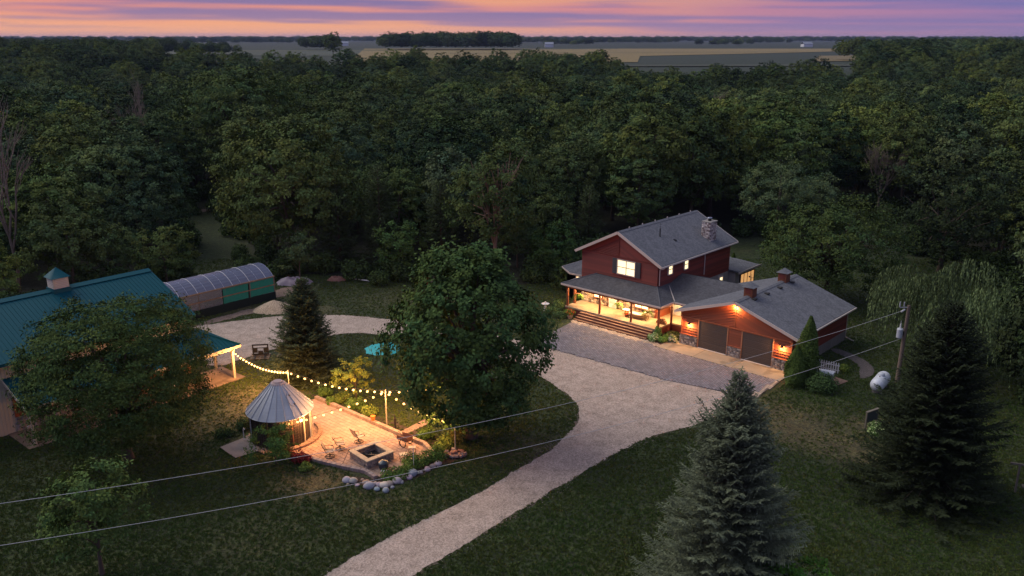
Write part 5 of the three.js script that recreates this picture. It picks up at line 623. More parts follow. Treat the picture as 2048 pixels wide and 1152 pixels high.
// rocks edging the bed below the patio
{
  const r = rngOf(19), rk = [[-10.09, -46.47, 0.27], [-9.67, -46.41, 0.25], [-9.35, -45.95, 0.12], [-8.89, -46.24, 0.2], [-8.6, -45.75, 0.32], [-8.28, -46.07, 0.19], [-8.01, -45.92, 0.24], [-7.7, -45.84, 0.29], [-7.45, -46.01, 0.24], [-7.53, -45.28, 0.23], [-7.0, -46.36, 0.3], [-6.74, -46.3, 0.16], [-6.83, -46.77, 0.12], [-6.66, -47.0, 0.2], [-6.19, -47.3, 0.36], [-5.88, -47.48, 0.13], [-5.65, -47.54, 0.12], [-6.32, -46.88, 0.2], [-9.15, -46.6, 0.12], [-8.1, -45.45, 0.18], [-5.3, -47.9, 0.22], [-5.0, -48.3, 0.2], [-4.7, -48.6, 0.24], [-9.95, -46.05, 0.11], [-7.2, -45.7, 0.13]];
  const cols = [[0.42, 0.38, 0.4], [0.36, 0.31, 0.31], [0.5, 0.45, 0.46], [0.38, 0.25, 0.22], [0.32, 0.3, 0.34]];
  rk.forEach(([x, z, s], i) => { let g = new THREE.IcosahedronGeometry(1, 2); g.deleteAttribute("uv"); g.deleteAttribute("normal"); g = mergeVertices(g); const p = g.attributes.position; for (let k = 0; k < p.count; k++) { const a = p.getX(k), b = p.getY(k), c = p.getZ(k), q = 0.8 + 0.45 * fbm(a * 1.1 + i * 3 + 5, b * 1.1 + c * 0.9 + 5, 3); p.setXYZ(k, a * q * s * (0.9 + 0.3 * hash2(i, 1)), b * q * s * 0.72, c * q * s * (0.85 + 0.3 * hash2(i, 2))); } g.computeVertexNormals(); g.rotateY(r() * 6); const t = new THREE.Mesh(g, mat(cols[i % 5].map((v) => v * (0.85 + r() * 0.3)), { roughness: 0.9 })); t.name = numbered('boulder'); t.position.set(x, s * 0.42, z); t.castShadow = t.receiveShadow = true; t.userData = i === 14 ? { label: 'largest grey boulder under the shrubs right of the fire pit', category: 'rock', group: 'fieldstones edging the patio bed' } : i === 4 ? { label: 'flat pinkish slab lying in the middle of the stone row', category: 'rock', group: 'fieldstones edging the patio bed' } : { label: (s > 0.22 ? 'large ' : s > 0.15 ? 'medium ' : 'small ') + ['lilac-grey', 'brownish grey', 'pale', 'reddish', 'blue-grey'][i % 5] + ' fieldstone in the row edging the bed below the patio', category: 'rock', group: 'fieldstones edging the patio bed' }; scene.add(t); });
  { const t = thing('brick_heap', 'heap of broken reddish stones beside the maple, right of the patio', 'stone heap', -3.75, 0, -49.9), q = rngOf(55); for (let i = 0; i < 26; i++) { const rr = Math.sqrt(q()) * 0.75, a = q() * 6.3, w = 0.2 + q() * 0.16, g = rbox(w, 0.12 + q() * 0.08, 0.16 + q() * 0.1, 0, 0, 0, 0.03); g.rotateX(q() - 0.5); g.rotateY(q() * 6); g.rotateZ((q() - 0.5)); g.translate(Math.cos(a) * rr, 0.1 + (0.75 - rr) * 0.5 * q(), Math.sin(a) * rr * 0.8); part(t, 'stone', g, mat([[0.3, 0.15, 0.12], [0.36, 0.22, 0.18], [0.28, 0.24, 0.26]][i % 3], { roughness: 0.95 })); } }
  structure('bed_soil', sheet(rough(smooth([[-10.3, -46.9], [-8.3, -45.4], [-6.3, -46.5], [-4.5, -48.4], [-2.9, -49.6], [-3.2, -51.3], [-5.3, -50.6], [-6.4, -48.1], [-8.3, -46.6], [-9.6, -47.2]]), 0.15, 0.4, 8), 0.02), MT.soil);
  structure('bed_soil', sheet(rough(smooth([[-15.5, -59.8], [-12, -57.6], [-9.5, -55.6], [-7.3, -54.3], [-5.2, -52.4], [-3.5, -52.6], [-5.2, -51.0], [-7.4, -52.6], [-9.6, -54.6], [-14.7, -59.0]]), 0.15, 0.4, 8), 0.022), MT.soil);
}
const G1 = [[0.055, 0.085, 0.025], [0.075, 0.11, 0.03], [0.045, 0.07, 0.022]], G2 = [[0.09, 0.11, 0.03], [0.12, 0.13, 0.035], [0.06, 0.085, 0.025]];
[[-6.0, -48.6, 1.9, 0.95, G1, 'rounded green shrub right of the fire pit tables'], [-7.3, -47.1, 1.8, 0.7, G1, 'low spreading shrub just above the row of fieldstones'], [-5.0, -49.3, 1.7, 1.0, G1, 'green shrub between the side tables and the stone heap'], [-6.6, -47.8, 1.3, 0.7, G2, 'yellowish low shrub around the thin white rod'], [-4.5, -51.0, 1.6, 1.0, G2, 'bushy shrub below the single bulb by the maple'], [-5.8, -52.4, 1.5, 0.8, G1, 'shrub behind the garden cart'], [-3.6, -51.9, 1.6, 1.1, [[0.12, 0.09, 0.03], [0.08, 0.08, 0.03]], 'yellow-brown shrub under the left side of the maple'], [-14.2, -59.7, 1.4, 0.7, G1, 'shrub at the back left corner of the patio'], [-12.7, -58.4, 1.6, 0.8, G2, 'loose green shrub behind the patio wall near the crib pole'], [-11.3, -57.1, 1.6, 0.9, G1, 'green shrub below the small lit tree'], [-10.1, -56.0, 1.5, 0.8, G2, 'shrub behind the orange bucket'], [-13.6, -57.9, 1.0, 0.6, G1, 'small shrub beside the crib roof behind the patio'], [-18.6, -53.8, 1.5, 0.9, [[0.03, 0.045, 0.02], [0.04, 0.055, 0.025]], 'dark clipped bush left of the round crib'], [-19.6, -52.7, 1.4, 0.8, [[0.03, 0.045, 0.02], [0.035, 0.05, 0.022]], 'lower dark bush at the outer left of the crib'], [-17.9, -55.2, 1.4, 0.8, [[0.03, 0.045, 0.02], [0.045, 0.06, 0.025]], 'dark bush behind the left side of the crib'], [-13.4, -49.0, 1.3, 0.7, [[0.16, 0.02, 0.025], [0.1, 0.015, 0.02]], 'red-leaved barberry at the front left corner of the patio'], [-14.3, -49.6, 1.2, 0.8, [[0.12, 0.02, 0.022], [0.06, 0.05, 0.025]], 'dark red shrub in front of the round crib'], [-13.0, -48.1, 1.0, 0.45, G2, 'tuft of tall grass below the patio front edge']].forEach(([x, z, w, h, cols, lab], i) => shrub('garden_shrub', lab, 'shrub', x, z, { seed: 400 + i, w, h, n: 1100, size: 0.07, cols }));
// ---------------------------------------------------------------- right side: fence, generator, path, tank, pole, wires, sign
{
  const [fx, fz] = HF(12.2, -4.6), t = thing('picket_fence', 'short white picket fence beside the white cabinet behind the garage hedge', 'fence', 25.5, 0, -64.4, TH + 0.12); for (let k = 0; k < 11; k++) { const sh = new THREE.Shape([[-0.045, 0], [0.045, 0], [0.045, 0.82], [0, 0.92], [-0.045, 0.82]].map((p) => new THREE.Vector2(...p))), g = new THREE.ExtrudeGeometry(sh, { depth: 0.02, bevelEnabled: false }); g.translate(-0.95 + k * 0.19, 0.04, 0); part(t, 'picket', g, MT.white); } for (const y of [0.28, 0.68]) part(t, 'rail', box(2.1, 0.07, 0.03, 0, y, -0.02), MT.white); void fx; void fz;
  const c = thing('generator', 'white ribbed metal cabinet on a brick pad near the arborvitae', 'generator', 24.6, 0.08, -62.3, TH + 0.2); part(c, 'cabinet', rbox(1.35, 0.68, 0.75, 0, 0.36, 0, 0.03), MT.white); part(c, 'lid', rbox(1.42, 0.1, 0.82, 0, 0.75, 0, 0.03), mat([0.72, 0.74, 0.8], { roughness: 0.4 })); part(c, 'vent_slot', merge([0, 1, 2, 3].map((k) => box(0.5, 0.03, 0.02, 0.3, 0.2 + k * 0.1, 0.38))), MT.darkMetal);
  structure('brick_pad', sheet([[23.7, -62.9], [25.6, -63.4], [26.5, -62.2], [25.2, -61.2]], 0.06), mat([0.34, 0.2, 0.15], { map: gravelTex }));
  structure('garden_path', sheet(rough(smooth([[27.6, -62.7], [28.9, -63.3], [29.8, -65.2], [29.6, -67.4], [28.4, -69.8], [27.5, -69.4], [28.5, -67.2], [28.7, -65.4], [28.1, -64.2]], 2), 0.05, 0.4, 2), 0.025), mat([0.16, 0.13, 0.13], { map: gravelTex, bumpMap: gravelBump, bumpScale: 0.02 }));
  shrub('garden_shrub', 'yellowish hosta clump at the end of the picket fence', 'shrub', 26.9, -64.4, { seed: 480, w: 1.1, h: 0.6, n: 500, size: 0.09, cols: G2 }); shrub('garden_shrub', 'dark shrub behind the picket fence against the garage', 'shrub', 25.0, -66.0, { seed: 481, w: 1.8, h: 0.8, n: 900, size: 0.08, cols: G1 });
  shrub('garden_shrub', 'round dark bush in front of the white cabinet', 'shrub', 23.9, -60.4, { seed: 482, w: 3.0, h: 1.6, n: 3200, size: 0.08, lumps: 9, cols: [[0.035, 0.055, 0.025], [0.045, 0.065, 0.03]] });
  { const k = thing('propane_tank', 'white propane tank lying on the lawn beside the dark spruce', 'tank', 28.3, 0, -60.6, 0.92); const g = new THREE.CapsuleGeometry(0.52, 1.75, 8, 22); g.rotateZ(Math.PI / 2); g.translate(0, 0.72, 0); part(k, 'vessel', g, mat([0.72, 0.74, 0.82], { roughness: 0.35 })); part(k, 'dome', new THREE.LatheGeometry([[0.26, 1.18], [0.26, 1.34], [0.15, 1.42], [0, 1.43]].map((p) => new THREE.Vector2(...p)), 16), mat([0.6, 0.62, 0.68], { roughness: 0.4 })); part(k, 'weld_seam', merge([-0.6, 0.6].map((x) => { const s = new THREE.TorusGeometry(0.522, 0.008, 4, 24); s.rotateY(Math.PI / 2); s.translate(x, 0.72, 0); return s; })), MT.white); for (const s of [-1, 1]) part(k, 'saddle', box(0.14, 0.3, 0.7, s * 0.75, 0.15, 0), MT.mortar); part(k, 'gauge', cyl(0.05, 0.05, 0.06, -0.45, 1.22, 0, 8), MT.black); }
  { const p = thing('utility_pole', 'weathered wooden utility pole with insulators and grey transformer', 'utility pole', 30.3, 0, -62.1); part(p, 'shaft', tube([V(0, 0, 0), V(0.06, 3.2, 0), V(0.14, 6.35, 0)], [0.17, 0.15, 0.125], 10), mat([0.24, 0.18, 0.15], { map: barkTex })); const tr = part(p, 'transformer', new THREE.LatheGeometry([[0, 3.75], [0.2, 3.75], [0.22, 3.8], [0.22, 4.4], [0.24, 4.42], [0.2, 4.52], [0, 4.55]].map((q) => new THREE.Vector2(...q)), 16).translate(-0.36, 0, 0.1), mat([0.5, 0.52, 0.58], { roughness: 0.5 })); part(tr, 'bushing', merge([0, 1, 2, 3].map((k) => cyl(0.07 - k * 0.006, 0.05, 0.08, -0.36, 4.55 + k * 0.09, 0.1, 8)).concat([cyl(0.015, 0.015, 0.3, -0.36, 4.85, 0.1, 5)])), MT.white); part(p, 'mount_bracket', box(0.3, 0.3, 0.1, -0.12, 4.1, 0.05), MT.darkMetal); part(p, 'cutout', merge([cyl(0.05, 0.05, 0.4, -0.6, 6.25, 0.05, 7), box(0.55, 0.06, 0.06, -0.3, 6.2, 0.05), cyl(0.045, 0.045, 0.35, -0.3, 6.3, 0.1, 7)]), mat([0.4, 0.4, 0.44])); part(p, 'insulator', merge([0, 1, 2].map((k) => { const g = new THREE.SphereGeometry(0.075, 8, 6); g.translate(-0.22 - k * 0.13, 6.02 - k * 0.05, 0.08 + k * 0.06); return g; })), MT.white); }
  const wire = (label, A, B, sag) => { const t = thing('power_line', label, 'wire'), pts = []; for (let i = 0; i <= 40; i++) { const u = i / 40 * 1.18; pts.push(V(lerp(A[0], B[0], u), lerp(A[1], B[1], u) - sag * 4 * u * (1 - u), lerp(A[2], B[2], u))); } part(t, 'cable', tube(pts, 0.012, 5), mat([0.75, 0.72, 0.7], { roughness: 0.6 })); };
  wire('upper overhead wire running from the utility pole across the yard', [30.0, 6.0, -61.95], [-22.9, 6, -33.8], 1.4); wire('lower overhead wire running from the utility pole across the yard', [30.25, 3.75, -62.0], [-22.6, 4.5, -32.8], 1.5);
  { const b = thing('notice_board', 'weathered dark sign board on posts next to the hydrangea', 'sign', 24.9, 0, -53.9, 0.55); part(b, 'board', box(1.15, 0.75, 0.06, 0, 0.92, 0), mat([0.06, 0.065, 0.07])); part(b, 'cap', box(1.3, 0.07, 0.18, 0, 1.34, 0), MT.greyWood); for (const s of [-1, 1]) part(b, 'post', box(0.1, 1.32, 0.1, s * 0.6, 0.66, 0), MT.greyWood); }
  shrub('hydrangea', 'hydrangea bush with cream flower heads below the sign board', 'shrub', 25.2, -52.6, { seed: 483, w: 2.2, h: 1.1, n: 1700, size: 0.075, cols: [[0.05, 0.08, 0.03], [0.06, 0.095, 0.03], [0.05, 0.08, 0.03], [0.3, 0.32, 0.2]] });
  { const b = thing('swing_frame', 'grey timber post frame at the far right edge of the lawn', 'frame', 30.0, 0, -45.2, -0.4); part(b, 'post', box(0.1, 1.8, 0.1, 0, 0.9, 0), MT.greyWood); part(b, 'post', box(0.1, 1.8, 0.1, 1.9, 0.9, 0), MT.greyWood); part(b, 'beam', box(2.7, 0.1, 0.12, 0.85, 1.85, 0), MT.greyWood); part(b, 'chain', merge([bar([0.4, 0.5, 0], [0.4, 1.8, 0], 0.012, 4), bar([1.4, 0.5, 0], [1.4, 1.8, 0], 0.012, 4)]), MT.darkMetal); part(b, 'seat', box(1.2, 0.05, 0.4, 0.9, 0.5, 0), MT.greyWood); }
}

// ---------------------------------------------------------------- single trees of the yard and its edge
const HERO = [];
function broad(name, label, x, z, o, R, m = MT.leaf, cat = 'tree') { const c = crown(o), t = thing(name, label, cat, x, 0, z, o.turn ?? 0); part(t, 'crown', c.geo, m); part(t, 'trunk', trunkGeo(o, c.lobes, R), MT.bark); HERO.push([x, z, o.w / 2]); return t; }
function conifer(name, label, x, z, o) { const c = spruce(o), t = thing(name, label, 'conifer', x, 0, z); part(t, 'crown', c.geo, MT.leaf); part(t, 'trunk', c.trunk, MT.bark); HERO.push([x, z, o.w / 2]); return t; }
broad('maple_tree', 'big dense maple between the patio and the driveway bend', -2.75, -52.4, { seed: 11, h: 14.2, w: 10.2, low: 0.1, lobes: 30, clumps: 1000, per: 46, size: 0.135, rc: 0.42, col: [0.042, 0.062, 0.024], asp: 0.62, bottom: -0.92, flat: 0.9, wild: 0.7, taper: 0.45, tuck: 0.34 }, 0.36);
broad('locust_tree', 'wide layered locust tree in front of the barn', -24.7, -49.4, { seed: 12, h: 10.6, w: 11.0, low: 1.2, lobes: 26, clumps: 1250, per: 54, size: 0.105, rc: 0.5, flat: 0.4, col: [0.042, 0.056, 0.02], asp: 0.4 }, 0.3);
broad('young_tree', 'young tree standing alone at the bottom left of the lawn', -20.7, -37.1, { seed: 13, h: 6.7, w: 4.5, low: 1.0, lobes: 12, clumps: 190, per: 42, size: 0.095, rc: 0.3, col: [0.058, 0.078, 0.028], asp: 0.55 }, 0.11);
conifer('blue_spruce', 'large blue spruce right of the driveway in the foreground', 9.75, -33.8, { seed: 21, h: 12.3, w: 9.8, col: [0.078, 0.08, 0.066], boughs: 18, step: 0.27, tw: 0.11, tl: 0.42, ns: 0.072, nd: 0.07, wd: 0.42, droop: -0.16, pow: 0.92 });
broad('sapling', 'small bright green tree growing against the foot of the blue spruce', 12.3, -32.2, { seed: 14, h: 4.6, w: 3.2, low: 0.6, lobes: 9, clumps: 120, per: 40, size: 0.085, rc: 0.26, col: [0.05, 0.1, 0.018] }, 0.07);
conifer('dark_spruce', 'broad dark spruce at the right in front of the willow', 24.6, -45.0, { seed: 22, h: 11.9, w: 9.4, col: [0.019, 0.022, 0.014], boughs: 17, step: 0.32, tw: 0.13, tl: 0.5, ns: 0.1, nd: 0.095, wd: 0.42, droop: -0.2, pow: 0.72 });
conifer('yard_spruce', 'medium spruce lit by the bulb string near the barn', -16.4, -63.6, { seed: 23, h: 8.1, w: 7.0, col: [0.046, 0.052, 0.034], boughs: 17, step: 0.24, tw: 0.11, tl: 0.45, ns: 0.085, nd: 0.075, wd: 0.42, droop: -0.12, pow: 0.85 });
{ const o = { seed: 31, h: 8.6, w: 11.4, strands: 1500, col: [0.085, 0.1, 0.055], size: 0.13, gap: 0.14, len: 1.15 }, w = willow(o), t = thing('willow_tree', 'pale weeping willow behind the utility pole', 'tree', 34.3, 0, -64.6); part(t, 'crown', w.geo, MT.leaf); part(t, 'trunk', bareTree({ seed: 5, h: 8.6, rad: 0.38, bole: 0.36, levels: 2, fork: 6, spread: 0.9 }), MT.bark); HERO.push([34.3, -64.6, 6]); }
broad('lit_tree', 'small leafy tree lit gold by the bulbs behind the patio', -11.7, -58.9, { seed: 15, h: 3.4, w: 2.9, low: 0.4, lobes: 9, clumps: 70, per: 30, size: 0.085, rc: 0.2, col: [0.12, 0.13, 0.035], asp: 0.5 }, 0.05);
const columnGeo = (seed, h, w, n, s, col) => { const r = rngOf(seed), L = new Leaves(); for (let i = 0; i < n; i++) { const t = r() ** 1.15, a = r() * 6.3, R = w / 2 * (t < 0.15 ? 0.75 + t : (1 - ((t - 0.15) / 0.85) ** 2.2) * 0.92 + 0.06) * (0.8 + 0.22 * r()) * (1 + 0.12 * Math.sin(a * 3 + t * 7)), k = 0.65 + r() * 0.7; randLeaf(L, r, Math.cos(a) * R, t * h, Math.sin(a) * R, Math.cos(a), 0.35, Math.sin(a), s, 0.45, [col[0] * k, col[1] * k, col[2] * k], 0.6); } return L.geo(); };
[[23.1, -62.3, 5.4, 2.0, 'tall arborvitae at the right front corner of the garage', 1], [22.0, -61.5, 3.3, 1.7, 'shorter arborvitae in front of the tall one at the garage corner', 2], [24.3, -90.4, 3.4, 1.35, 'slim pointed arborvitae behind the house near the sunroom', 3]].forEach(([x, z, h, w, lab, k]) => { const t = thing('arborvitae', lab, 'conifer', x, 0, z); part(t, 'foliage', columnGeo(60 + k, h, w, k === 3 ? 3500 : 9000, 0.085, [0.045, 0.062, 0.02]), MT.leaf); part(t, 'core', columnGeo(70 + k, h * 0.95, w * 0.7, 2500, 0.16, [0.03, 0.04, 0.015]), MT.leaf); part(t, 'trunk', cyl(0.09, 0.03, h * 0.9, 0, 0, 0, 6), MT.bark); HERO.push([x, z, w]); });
broad('elm_tree', 'wide round-headed tree on the lawn behind the garage', 32.4, -83.8, { seed: 16, h: 10.6, w: 14.6, low: 1.0, lobes: 24, clumps: 620, per: 44, size: 0.15, rc: 0.6, flat: 0.5, col: [0.038, 0.05, 0.02], asp: 0.45 }, 0.3);
{ const mkw = (seed, x, z, h, w, lab) => { const t = thing('silver_willow', lab, 'tree', x, 0, z); part(t, 'crown', merge([crown({ seed, h, w, low: h * 0.2, lobes: 12, clumps: 260, per: 34, size: 0.16, rc: 0.5, col: [0.07, 0.085, 0.05], asp: 0.3 }).geo]), MT.leaf); part(t, 'trunk', tube([V(0, 0, 0), V(0.3, h * 0.5, 0), V(0.2, h * 0.8, 0)], [0.3, 0.2, 0.1], 7), MT.bark); HERO.push([x, z, w / 2]); }; mkw(17, 34.3, -108.6, 11.4, 8.6, 'grey-green willow at the wood edge behind the house'); mkw(18, 40.8, -112.5, 9, 5.4, 'smaller grey-green willow right of its larger neighbour'); }
{ const mkd = (seed, x, z, h, lab, o = {}) => { const t = thing('dead_tree', lab, 'bare tree', x, 0, z); part(t, 'branches', bareTree({ seed, h, rad: 0.24, ...o }), MT.deadBark); HERO.push([x, z, 2.5]); }; mkd(3, 56.1, -128.6, 12.6, 'tall bare grey tree at the right edge of the woods', { levels: 5, bole: 0.24, spread: 0.42, fork: 6 }); mkd(4, -51.8, -85.4, 14.4, 'bare pale trunk with thin branches behind the barn', { levels: 4, bole: 0.42, spread: 0.5, fork: 4 }); mkd(6, -62, -140, 19, 'bare branching tree among the woods at upper left', { levels: 5, bole: 0.3, spread: 0.6, fork: 5 }); mkd(7, 46, -193, 17, 'bare reddish tree standing in the woods above the house', { levels: 5, bole: 0.26, spread: 0.8, fork: 6 }); mkd(8, -82, -182, 18, 'wide bare grey tree at the far left of the woods', { levels: 5, bole: 0.26, spread: 0.8, fork: 6 }); }
broad('oak_tree', 'large olive-green oak at the wood edge behind the greenhouse', -26.5, -99.5, { seed: 19, h: 16.6, w: 14.4, low: 2, lobes: 24, clumps: 620, per: 40, size: 0.19, rc: 0.62, col: [0.058, 0.068, 0.026], asp: 0.6 }, 0.42);
broad('great_ash', 'tallest broad tree rising out of the woods at left', -46.5, -146, { seed: 20, h: 21, w: 22, low: 4, lobes: 26, clumps: 700, per: 40, size: 0.24, rc: 0.95, flat: 0.5, col: [0.05, 0.064, 0.026], asp: 0.5 }, 0.55);
{ const o = { seed: 24, h: 15.4, w: 9.4, low: 3, lobes: 16, clumps: 300, per: 34, size: 0.17, rc: 0.5, col: [0.046, 0.058, 0.024], asp: 0.6 }, c = crown(o), t = thing('cottonwood', 'open cottonwood with pale forked trunks directly behind the maple', 'tree', -1.9, 0, -92); part(t, 'crown', c.geo, MT.leaf); part(t, 'trunk', merge([bareTree({ seed: 9, h: 14, rad: 0.3, bole: 0.34, levels: 3, fork: 5, spread: 0.35 }), trunkGeo(o, c.lobes, 0.25)]), mat([0.3, 0.2, 0.15], { map: barkTex })); HERO.push([-1.9, -92, 4]); }
[[-15.3, -96.5, 12.2, 6.6, 'dark drooping cedar left of the maple at the wood edge'], [-20.2, -97, 10.2, 6.2, 'shorter dark cedar beside the olive oak'], [-8.2, -96, 10.5, 5.4, 'dark cedar behind the left shoulder of the maple'], [9.6, -104, 8.5, 4.6, 'small pointed cedar behind the roof of the house']].forEach(([x, z, h, w, lab], i) => conifer('cedar_tree', lab, x, z, { seed: 80 + i, h, w, col: [0.036, 0.043, 0.024], boughs: 9, step: 0.42, tw: 0.2, tl: 0.6, ns: 0.13, nd: 0.13, droop: -0.1, pow: 0.55, hang: 0.5 }));
broad('edge_tree', 'small pale tree beside the end of the greenhouse', -23.4, -90.3, { seed: 25, h: 5.6, w: 4, low: 1.5, lobes: 8, clumps: 80, per: 34, size: 0.13, rc: 0.35, col: [0.05, 0.065, 0.035] }, 0.08);
broad('edge_tree', 'rounded light green tree between the barn and the greenhouse', -38.2, -90.5, { seed: 26, h: 6.4, w: 5.8, low: 0.5, lobes: 10, clumps: 130, per: 38, size: 0.14, rc: 0.4, col: [0.06, 0.072, 0.028] }, 0.12);
broad('edge_tree', 'green tree with its crown just left of the maple', -12.5, -92.5, { seed: 27, h: 7.2, w: 5, low: 0.5, lobes: 10, clumps: 120, per: 36, size: 0.14, rc: 0.4, col: [0.04, 0.062, 0.024] }, 0.12);
broad('edge_tree', 'low bright tree at the wood edge left of the house', 4.6, -93.5, { seed: 28, h: 6, w: 5.4, low: 0.4, lobes: 10, clumps: 140, per: 38, size: 0.14, rc: 0.4, col: [0.035, 0.06, 0.024] }, 0.12);
broad('sumac_bush', 'leafy green sumac in front of the round crib', -15.0, -48.7, { seed: 29, h: 2.8, w: 3.2, low: 0.2, lobes: 9, clumps: 110, per: 34, size: 0.075, rc: 0.22, col: [0.05, 0.08, 0.025], asp: 0.4 }, 0.05);
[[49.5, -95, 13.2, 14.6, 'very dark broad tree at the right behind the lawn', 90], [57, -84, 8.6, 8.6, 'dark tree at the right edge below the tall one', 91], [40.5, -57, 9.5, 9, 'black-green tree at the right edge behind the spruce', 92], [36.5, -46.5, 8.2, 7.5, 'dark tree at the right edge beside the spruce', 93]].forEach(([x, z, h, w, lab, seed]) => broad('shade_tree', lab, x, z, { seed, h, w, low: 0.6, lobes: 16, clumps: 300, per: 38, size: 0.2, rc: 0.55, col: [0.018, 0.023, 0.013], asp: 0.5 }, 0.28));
// ---------------------------------------------------------------- the woods: variants, 300 single trees, the rest as one mass

const WOOD = [];
for (let v = 0; v < 9; v++) { const o = { seed: 500 + v, h: 14 + (v % 3), w: 8.4 + (v % 4) * 0.8, low: 2.2, lobes: 13 + (v % 4) * 2, clumps: 300, per: 36, size: 0.22, rc: 0.55, flat: v % 3 === 1 ? 0.45 : 0.7, col: [[0.047, 0.058, 0.026], [0.04, 0.055, 0.026], [0.056, 0.066, 0.028], [0.036, 0.048, 0.027], [0.05, 0.064, 0.036], [0.043, 0.052, 0.024], [0.062, 0.075, 0.032], [0.033, 0.046, 0.024], [0.048, 0.057, 0.033]][v], asp: 0.5 }, c = crown(o); WOOD.push({ o, geo: c.geo, trunk: trunkGeo({ ...o, limbStep: 3 }, c.lobes, 0.24) }); }
const tints = [[1, 1, 1], [1.5, 1.4, 1.1], [0.58, 0.66, 0.72], [1.15, 1.2, 1.35]].map((c) => leafMat(c));
const spots = [];
{
  const r = rngOf(4242), grid = new Map(), key = (x, z) => Math.floor(x / 6) + ',' + Math.floor(z / 6);
  const far = (t) => t < -0.4 ? 560 : t < -0.2 ? 385 : t < 0.12 ? 385 : t < 0.4 ? 345 : 420;
  for (let k = 0; k < 60000 && spots.length < 4200; k++) {
    const z = -40 - r() ** 0.8 * 530, x = (r() * 2 - 1) * (0.74 * -z + 28), d = -z; if (d > far(x / d) + 30 * (fbm(x / 40 + 50, z / 40 + 50, 2) - 0.5)) continue;
    if (d < 70 && Math.abs(x) < 36) continue; let bad = inPoly(x, z, CLEARING); for (let a = 0; a < 6 && !bad; a++) bad = inPoly(x + Math.cos(a) * 2.8, z + Math.sin(a) * 2.8, CLEARING); if (bad) continue; for (const [hx, hz, hr] of HERO) if (Math.hypot(x - hx, z - hz) < hr * 0.75 + 2.2) { bad = true; break; } if (bad) continue;
    const gx = Math.floor(x / 6), gz = Math.floor(z / 6), gap = 4.6 + 1.9 * hash2(gx, gz, 8); for (let i = -1; i <= 1 && !bad; i++) for (let j = -1; j <= 1 && !bad; j++) for (const q of grid.get((gx + i) + ',' + (gz + j)) || []) if (Math.hypot(q[0] - x, q[1] - z) < gap) { bad = true; break; } if (bad) continue;
    const edge = sstep(0, 26, d - 92), s = (0.6 + 0.24 * edge - 0.18 * sstep(170, 330, d) + 0.52 * (r() - 0.38)) * (1 + 0.22 * (fbm(x / 30, z / 30, 2, 1e9, 1e9, 5) - 0.5)), sp = [x, z, s, Math.floor(r() * 9), Math.floor(clamp(fbm(x / 26 + 7, z / 26 + 7, 2) * 5.2 - 0.6 + (r() - 0.5) * 3.4, 0, 3.99)), r() * 6.28]; spots.push(sp); const kk = key(x, z); if (!grid.has(kk)) grid.set(kk, []); grid.get(kk).push(sp);
  }
  spots.sort((a, b) => Math.hypot(a[0], a[1]) - Math.hypot(b[0], b[1]));
}

const inView = (s) => Math.abs(s[0]) < 0.6 * -s[1] + 6;
const near = spots.filter(inView).slice(0, 300), nearSet = new Set(near), rest = spots.filter((s) => !nearSet.has(s));
const woodLabel = (x, z, t) => ['mid-green', 'light olive', 'very dark', 'grey-green'][t] + ' broadleaf tree in the ' + (-z < 125 ? 'front rows of the ' : '') + 'woods ' + (x / z > 0.35 ? 'behind the barn' : x / z > 0.13 ? 'behind the greenhouse' : x / z > -0.1 ? 'behind the big maple' : x / z > -0.3 ? 'behind the house' : 'right of the house');
for (const [x, z, s, v, t, ry] of near) { const g = thing('woodland_tree', woodLabel(x, z, t), 'tree', x, landY(x, z) - 0.1, z, ry, 'broadleaf trees of the woods'); g.scale.set(s * (0.9 + 0.25 * hash2(Math.floor(x * 10), 3)), s, s); part(g, 'crown', WOOD[v].geo, tints[t]); part(g, 'trunk', WOOD[v].trunk, MT.bark); }
function mass(name, label, category, list) {                      // many far trees as one object
  const g = new THREE.Group(); g.name = numbered(name); g.userData = { kind: 'stuff', label, category }; scene.add(g); const m = new THREE.Matrix4(), q = new THREE.Quaternion(), up = V(0, 1, 0), c = new THREE.Color();
  for (let v = 0; v < 9; v++) { const l = list.filter((s) => s[3] === v); if (!l.length) continue; const im = new THREE.InstancedMesh(WOOD[v].geo, tints[0], l.length); l.forEach((s, i) => { q.setFromAxisAngle(up, s[5]); m.compose(V(s[0], landY(s[0], s[1]) - 0.1 + (s[6] ?? 0), s[1]), q, V(s[2] * (s[7] ?? 1), s[2], s[2] * (s[7] ?? 1))); im.setMatrixAt(i, m); const t = tints[s[4]].color, b = tints[0].color, k = 0.8 + 0.4 * hash2(i, v); im.setColorAt(i, c.setRGB(t.r / b.r * k, t.g / b.g * k, t.b / b.b * k)); }); im.name = 'tree_crowns'; im.userData.kind = 'stuff'; g.add(im); }
}
mass('woodland', 'dense dark green woods reaching back to the fields', 'woods', rest);
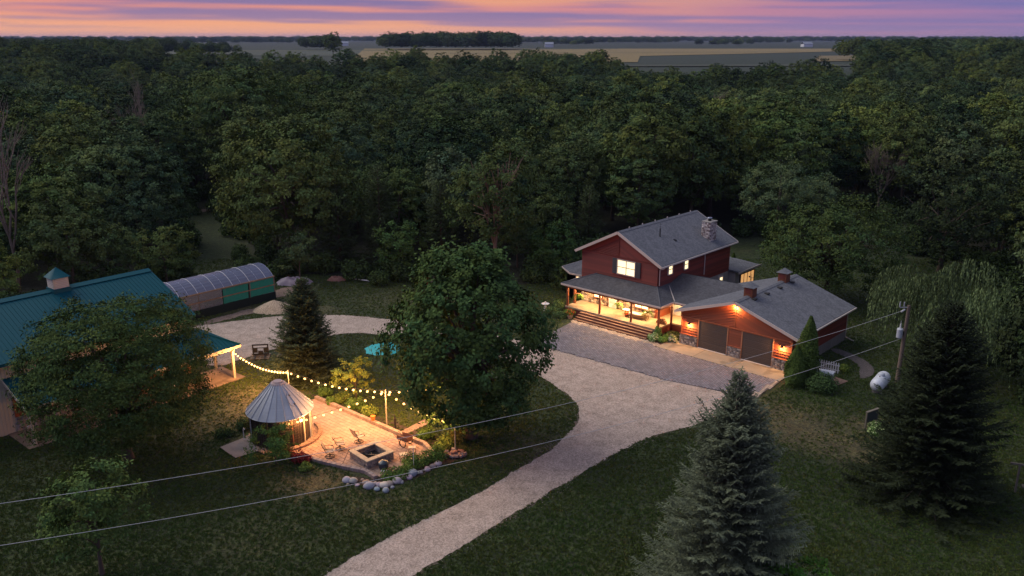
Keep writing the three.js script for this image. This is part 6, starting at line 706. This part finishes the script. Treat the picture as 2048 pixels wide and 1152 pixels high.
{
  const r = rngOf(99), fill = (x0, x1, z0, z1, n, s0, s1, wide = 1.25) => { const l = []; for (let i = 0; i < n; i++) { const z = lerp(z0, z1, r()); l.push([lerp(x0, x1, r()), z, lerp(s0, s1, r()), Math.floor(r() * 9), Math.floor(r() * 4), r() * 6.28, 0, wide]); } return l; };
  mass('field_copse', 'dark rounded copse standing in the middle of the tan field', 'woods', fill(-166, 4, -1210, -1115, 150, 1.25, 1.55, 1.3)); mass('field_copse', 'small copse left of the big copse on the fields', 'woods', fill(-272, -232, -1190, -1130, 30, 1.0, 1.3));
  mass('field_woods', 'dark woods beyond the field at the right edge', 'woods', fill(228, 430, -640, -520, 260, 0.8, 1.05)); mass('field_woods', 'dark woods beyond the field at the left edge', 'woods', [...fill(-560, -300, -840, -740, 260, 0.8, 1.05), ...fill(-300, -262, -860, -790, 30, 0.6, 0.8)]);
  { const t = thing('field_tree', 'large lone tree standing at the near edge of the fields', 'tree', -140, landY(-140, -690), -690); t.scale.setScalar(1.25); part(t, 'crown', WOOD[2].geo, tints[0]); part(t, 'trunk', WOOD[2].trunk, MT.bark); }
  const belts = []; for (const [d, n, cov, s0, s1] of [[1750, 330, 0.5, 0.7, 1.05], [2400, 480, 0.62, 0.8, 1.2], [3300, 620, 0.75, 1, 1.5], [5000, 900, 0.95, 1.2, 1.9]]) for (let i = 0; i < n; i++) { const u = (i + r()) / n * 2 - 1, x = u * 0.8 * d; if (vnoise(u * 14 + d * 0.013, d * 0.01, 1e9, 1e9, 5) > cov) continue; if (d < 2000 && u < 0.02) continue; belts.push([x, -d - r() * d * 0.05, lerp(s0, s1, r()), Math.floor(r() * 9), Math.floor(r() * 4), r() * 6.28, 0, 1.9]); }
  mass('horizon_treeline', 'thin dark tree lines along the flat horizon', 'tree line', belts);
  [[62, -1480, 14, 'white farmhouse on the field edge right of the copse', 0], [520, -1560, 18, 'white farm sheds among the far trees at right', 0.3], [-330, -1750, 12, 'tiny white barn on the far fields at left', 0.2]].forEach(([x, z, w, lab, ry]) => { const t = thing('farmhouse', lab, 'farmhouse', x, 11, z, ry); part(t, 'wall', box(w, 5, 10, 0, 2.5, 0), mat([0.75, 0.75, 0.75])); part(t, 'roof', merge([slab([[-w / 2 - 0.5, 5, 5.6], [w / 2 + 0.5, 5, 5.6], [w / 2 + 0.5, 8.5, 0], [-w / 2 - 0.5, 8.5, 0]], 0.3), slab([[-w / 2 - 0.5, 5, -5.6], [w / 2 + 0.5, 5, -5.6], [w / 2 + 0.5, 8.5, 0], [-w / 2 - 0.5, 8.5, 0]], 0.3)]), mat([0.3, 0.32, 0.38])); });
}
// undergrowth along the wood edge: low leafy mounds, one mass
{
  const r = rngOf(321), L = []; for (let v = 0; v < 3; v++) L.push(shrubGeo({ seed: 700 + v, w: 3.2, h: 2.4, n: 900, size: 0.17, lumps: 7, cols: [[0.032, 0.045, 0.02], [0.042, 0.056, 0.024], [0.028, 0.04, 0.02]] }));
  const g = new THREE.Group(); g.name = 'undergrowth'; g.userData = { kind: 'stuff', label: 'tangled low undergrowth along the edge of the woods', category: 'undergrowth' }; scene.add(g); const lists = [[], [], []], m = new THREE.Matrix4(), q = new THREE.Quaternion();
  for (let i = 0; i < CLEARING.length; i++) { const a = CLEARING[i], b = CLEARING[(i + 1) % CLEARING.length]; if (Math.max(a[1], b[1]) > -52) continue; const n = Math.ceil(Math.hypot(b[0] - a[0], b[1] - a[1]) * 1.2); for (let k = 0; k < n; k++) { const u = r(), x = lerp(a[0], b[0], u) + (r() - 0.5) * 5, z = lerp(a[1], b[1], u) + (r() - 0.5) * 5; if (inPoly(x, z, CLEARING) && r() < 0.75) continue; lists[Math.floor(r() * 3)].push([x, z, 0.5 + r() * 0.75, r() * 6.28]); } }
  lists.forEach((l, v) => { const im = new THREE.InstancedMesh(L[v], MT.leaf, l.length); l.forEach(([x, z, s, a], i) => im.setMatrixAt(i, m.compose(V(x, 0, z), q.setFromAxisAngle(V(0, 1, 0), a), V(s, s, s)))); im.name = 'low_bushes'; im.userData.kind = 'stuff'; g.add(im); });
}


renderer.render(scene, camera);
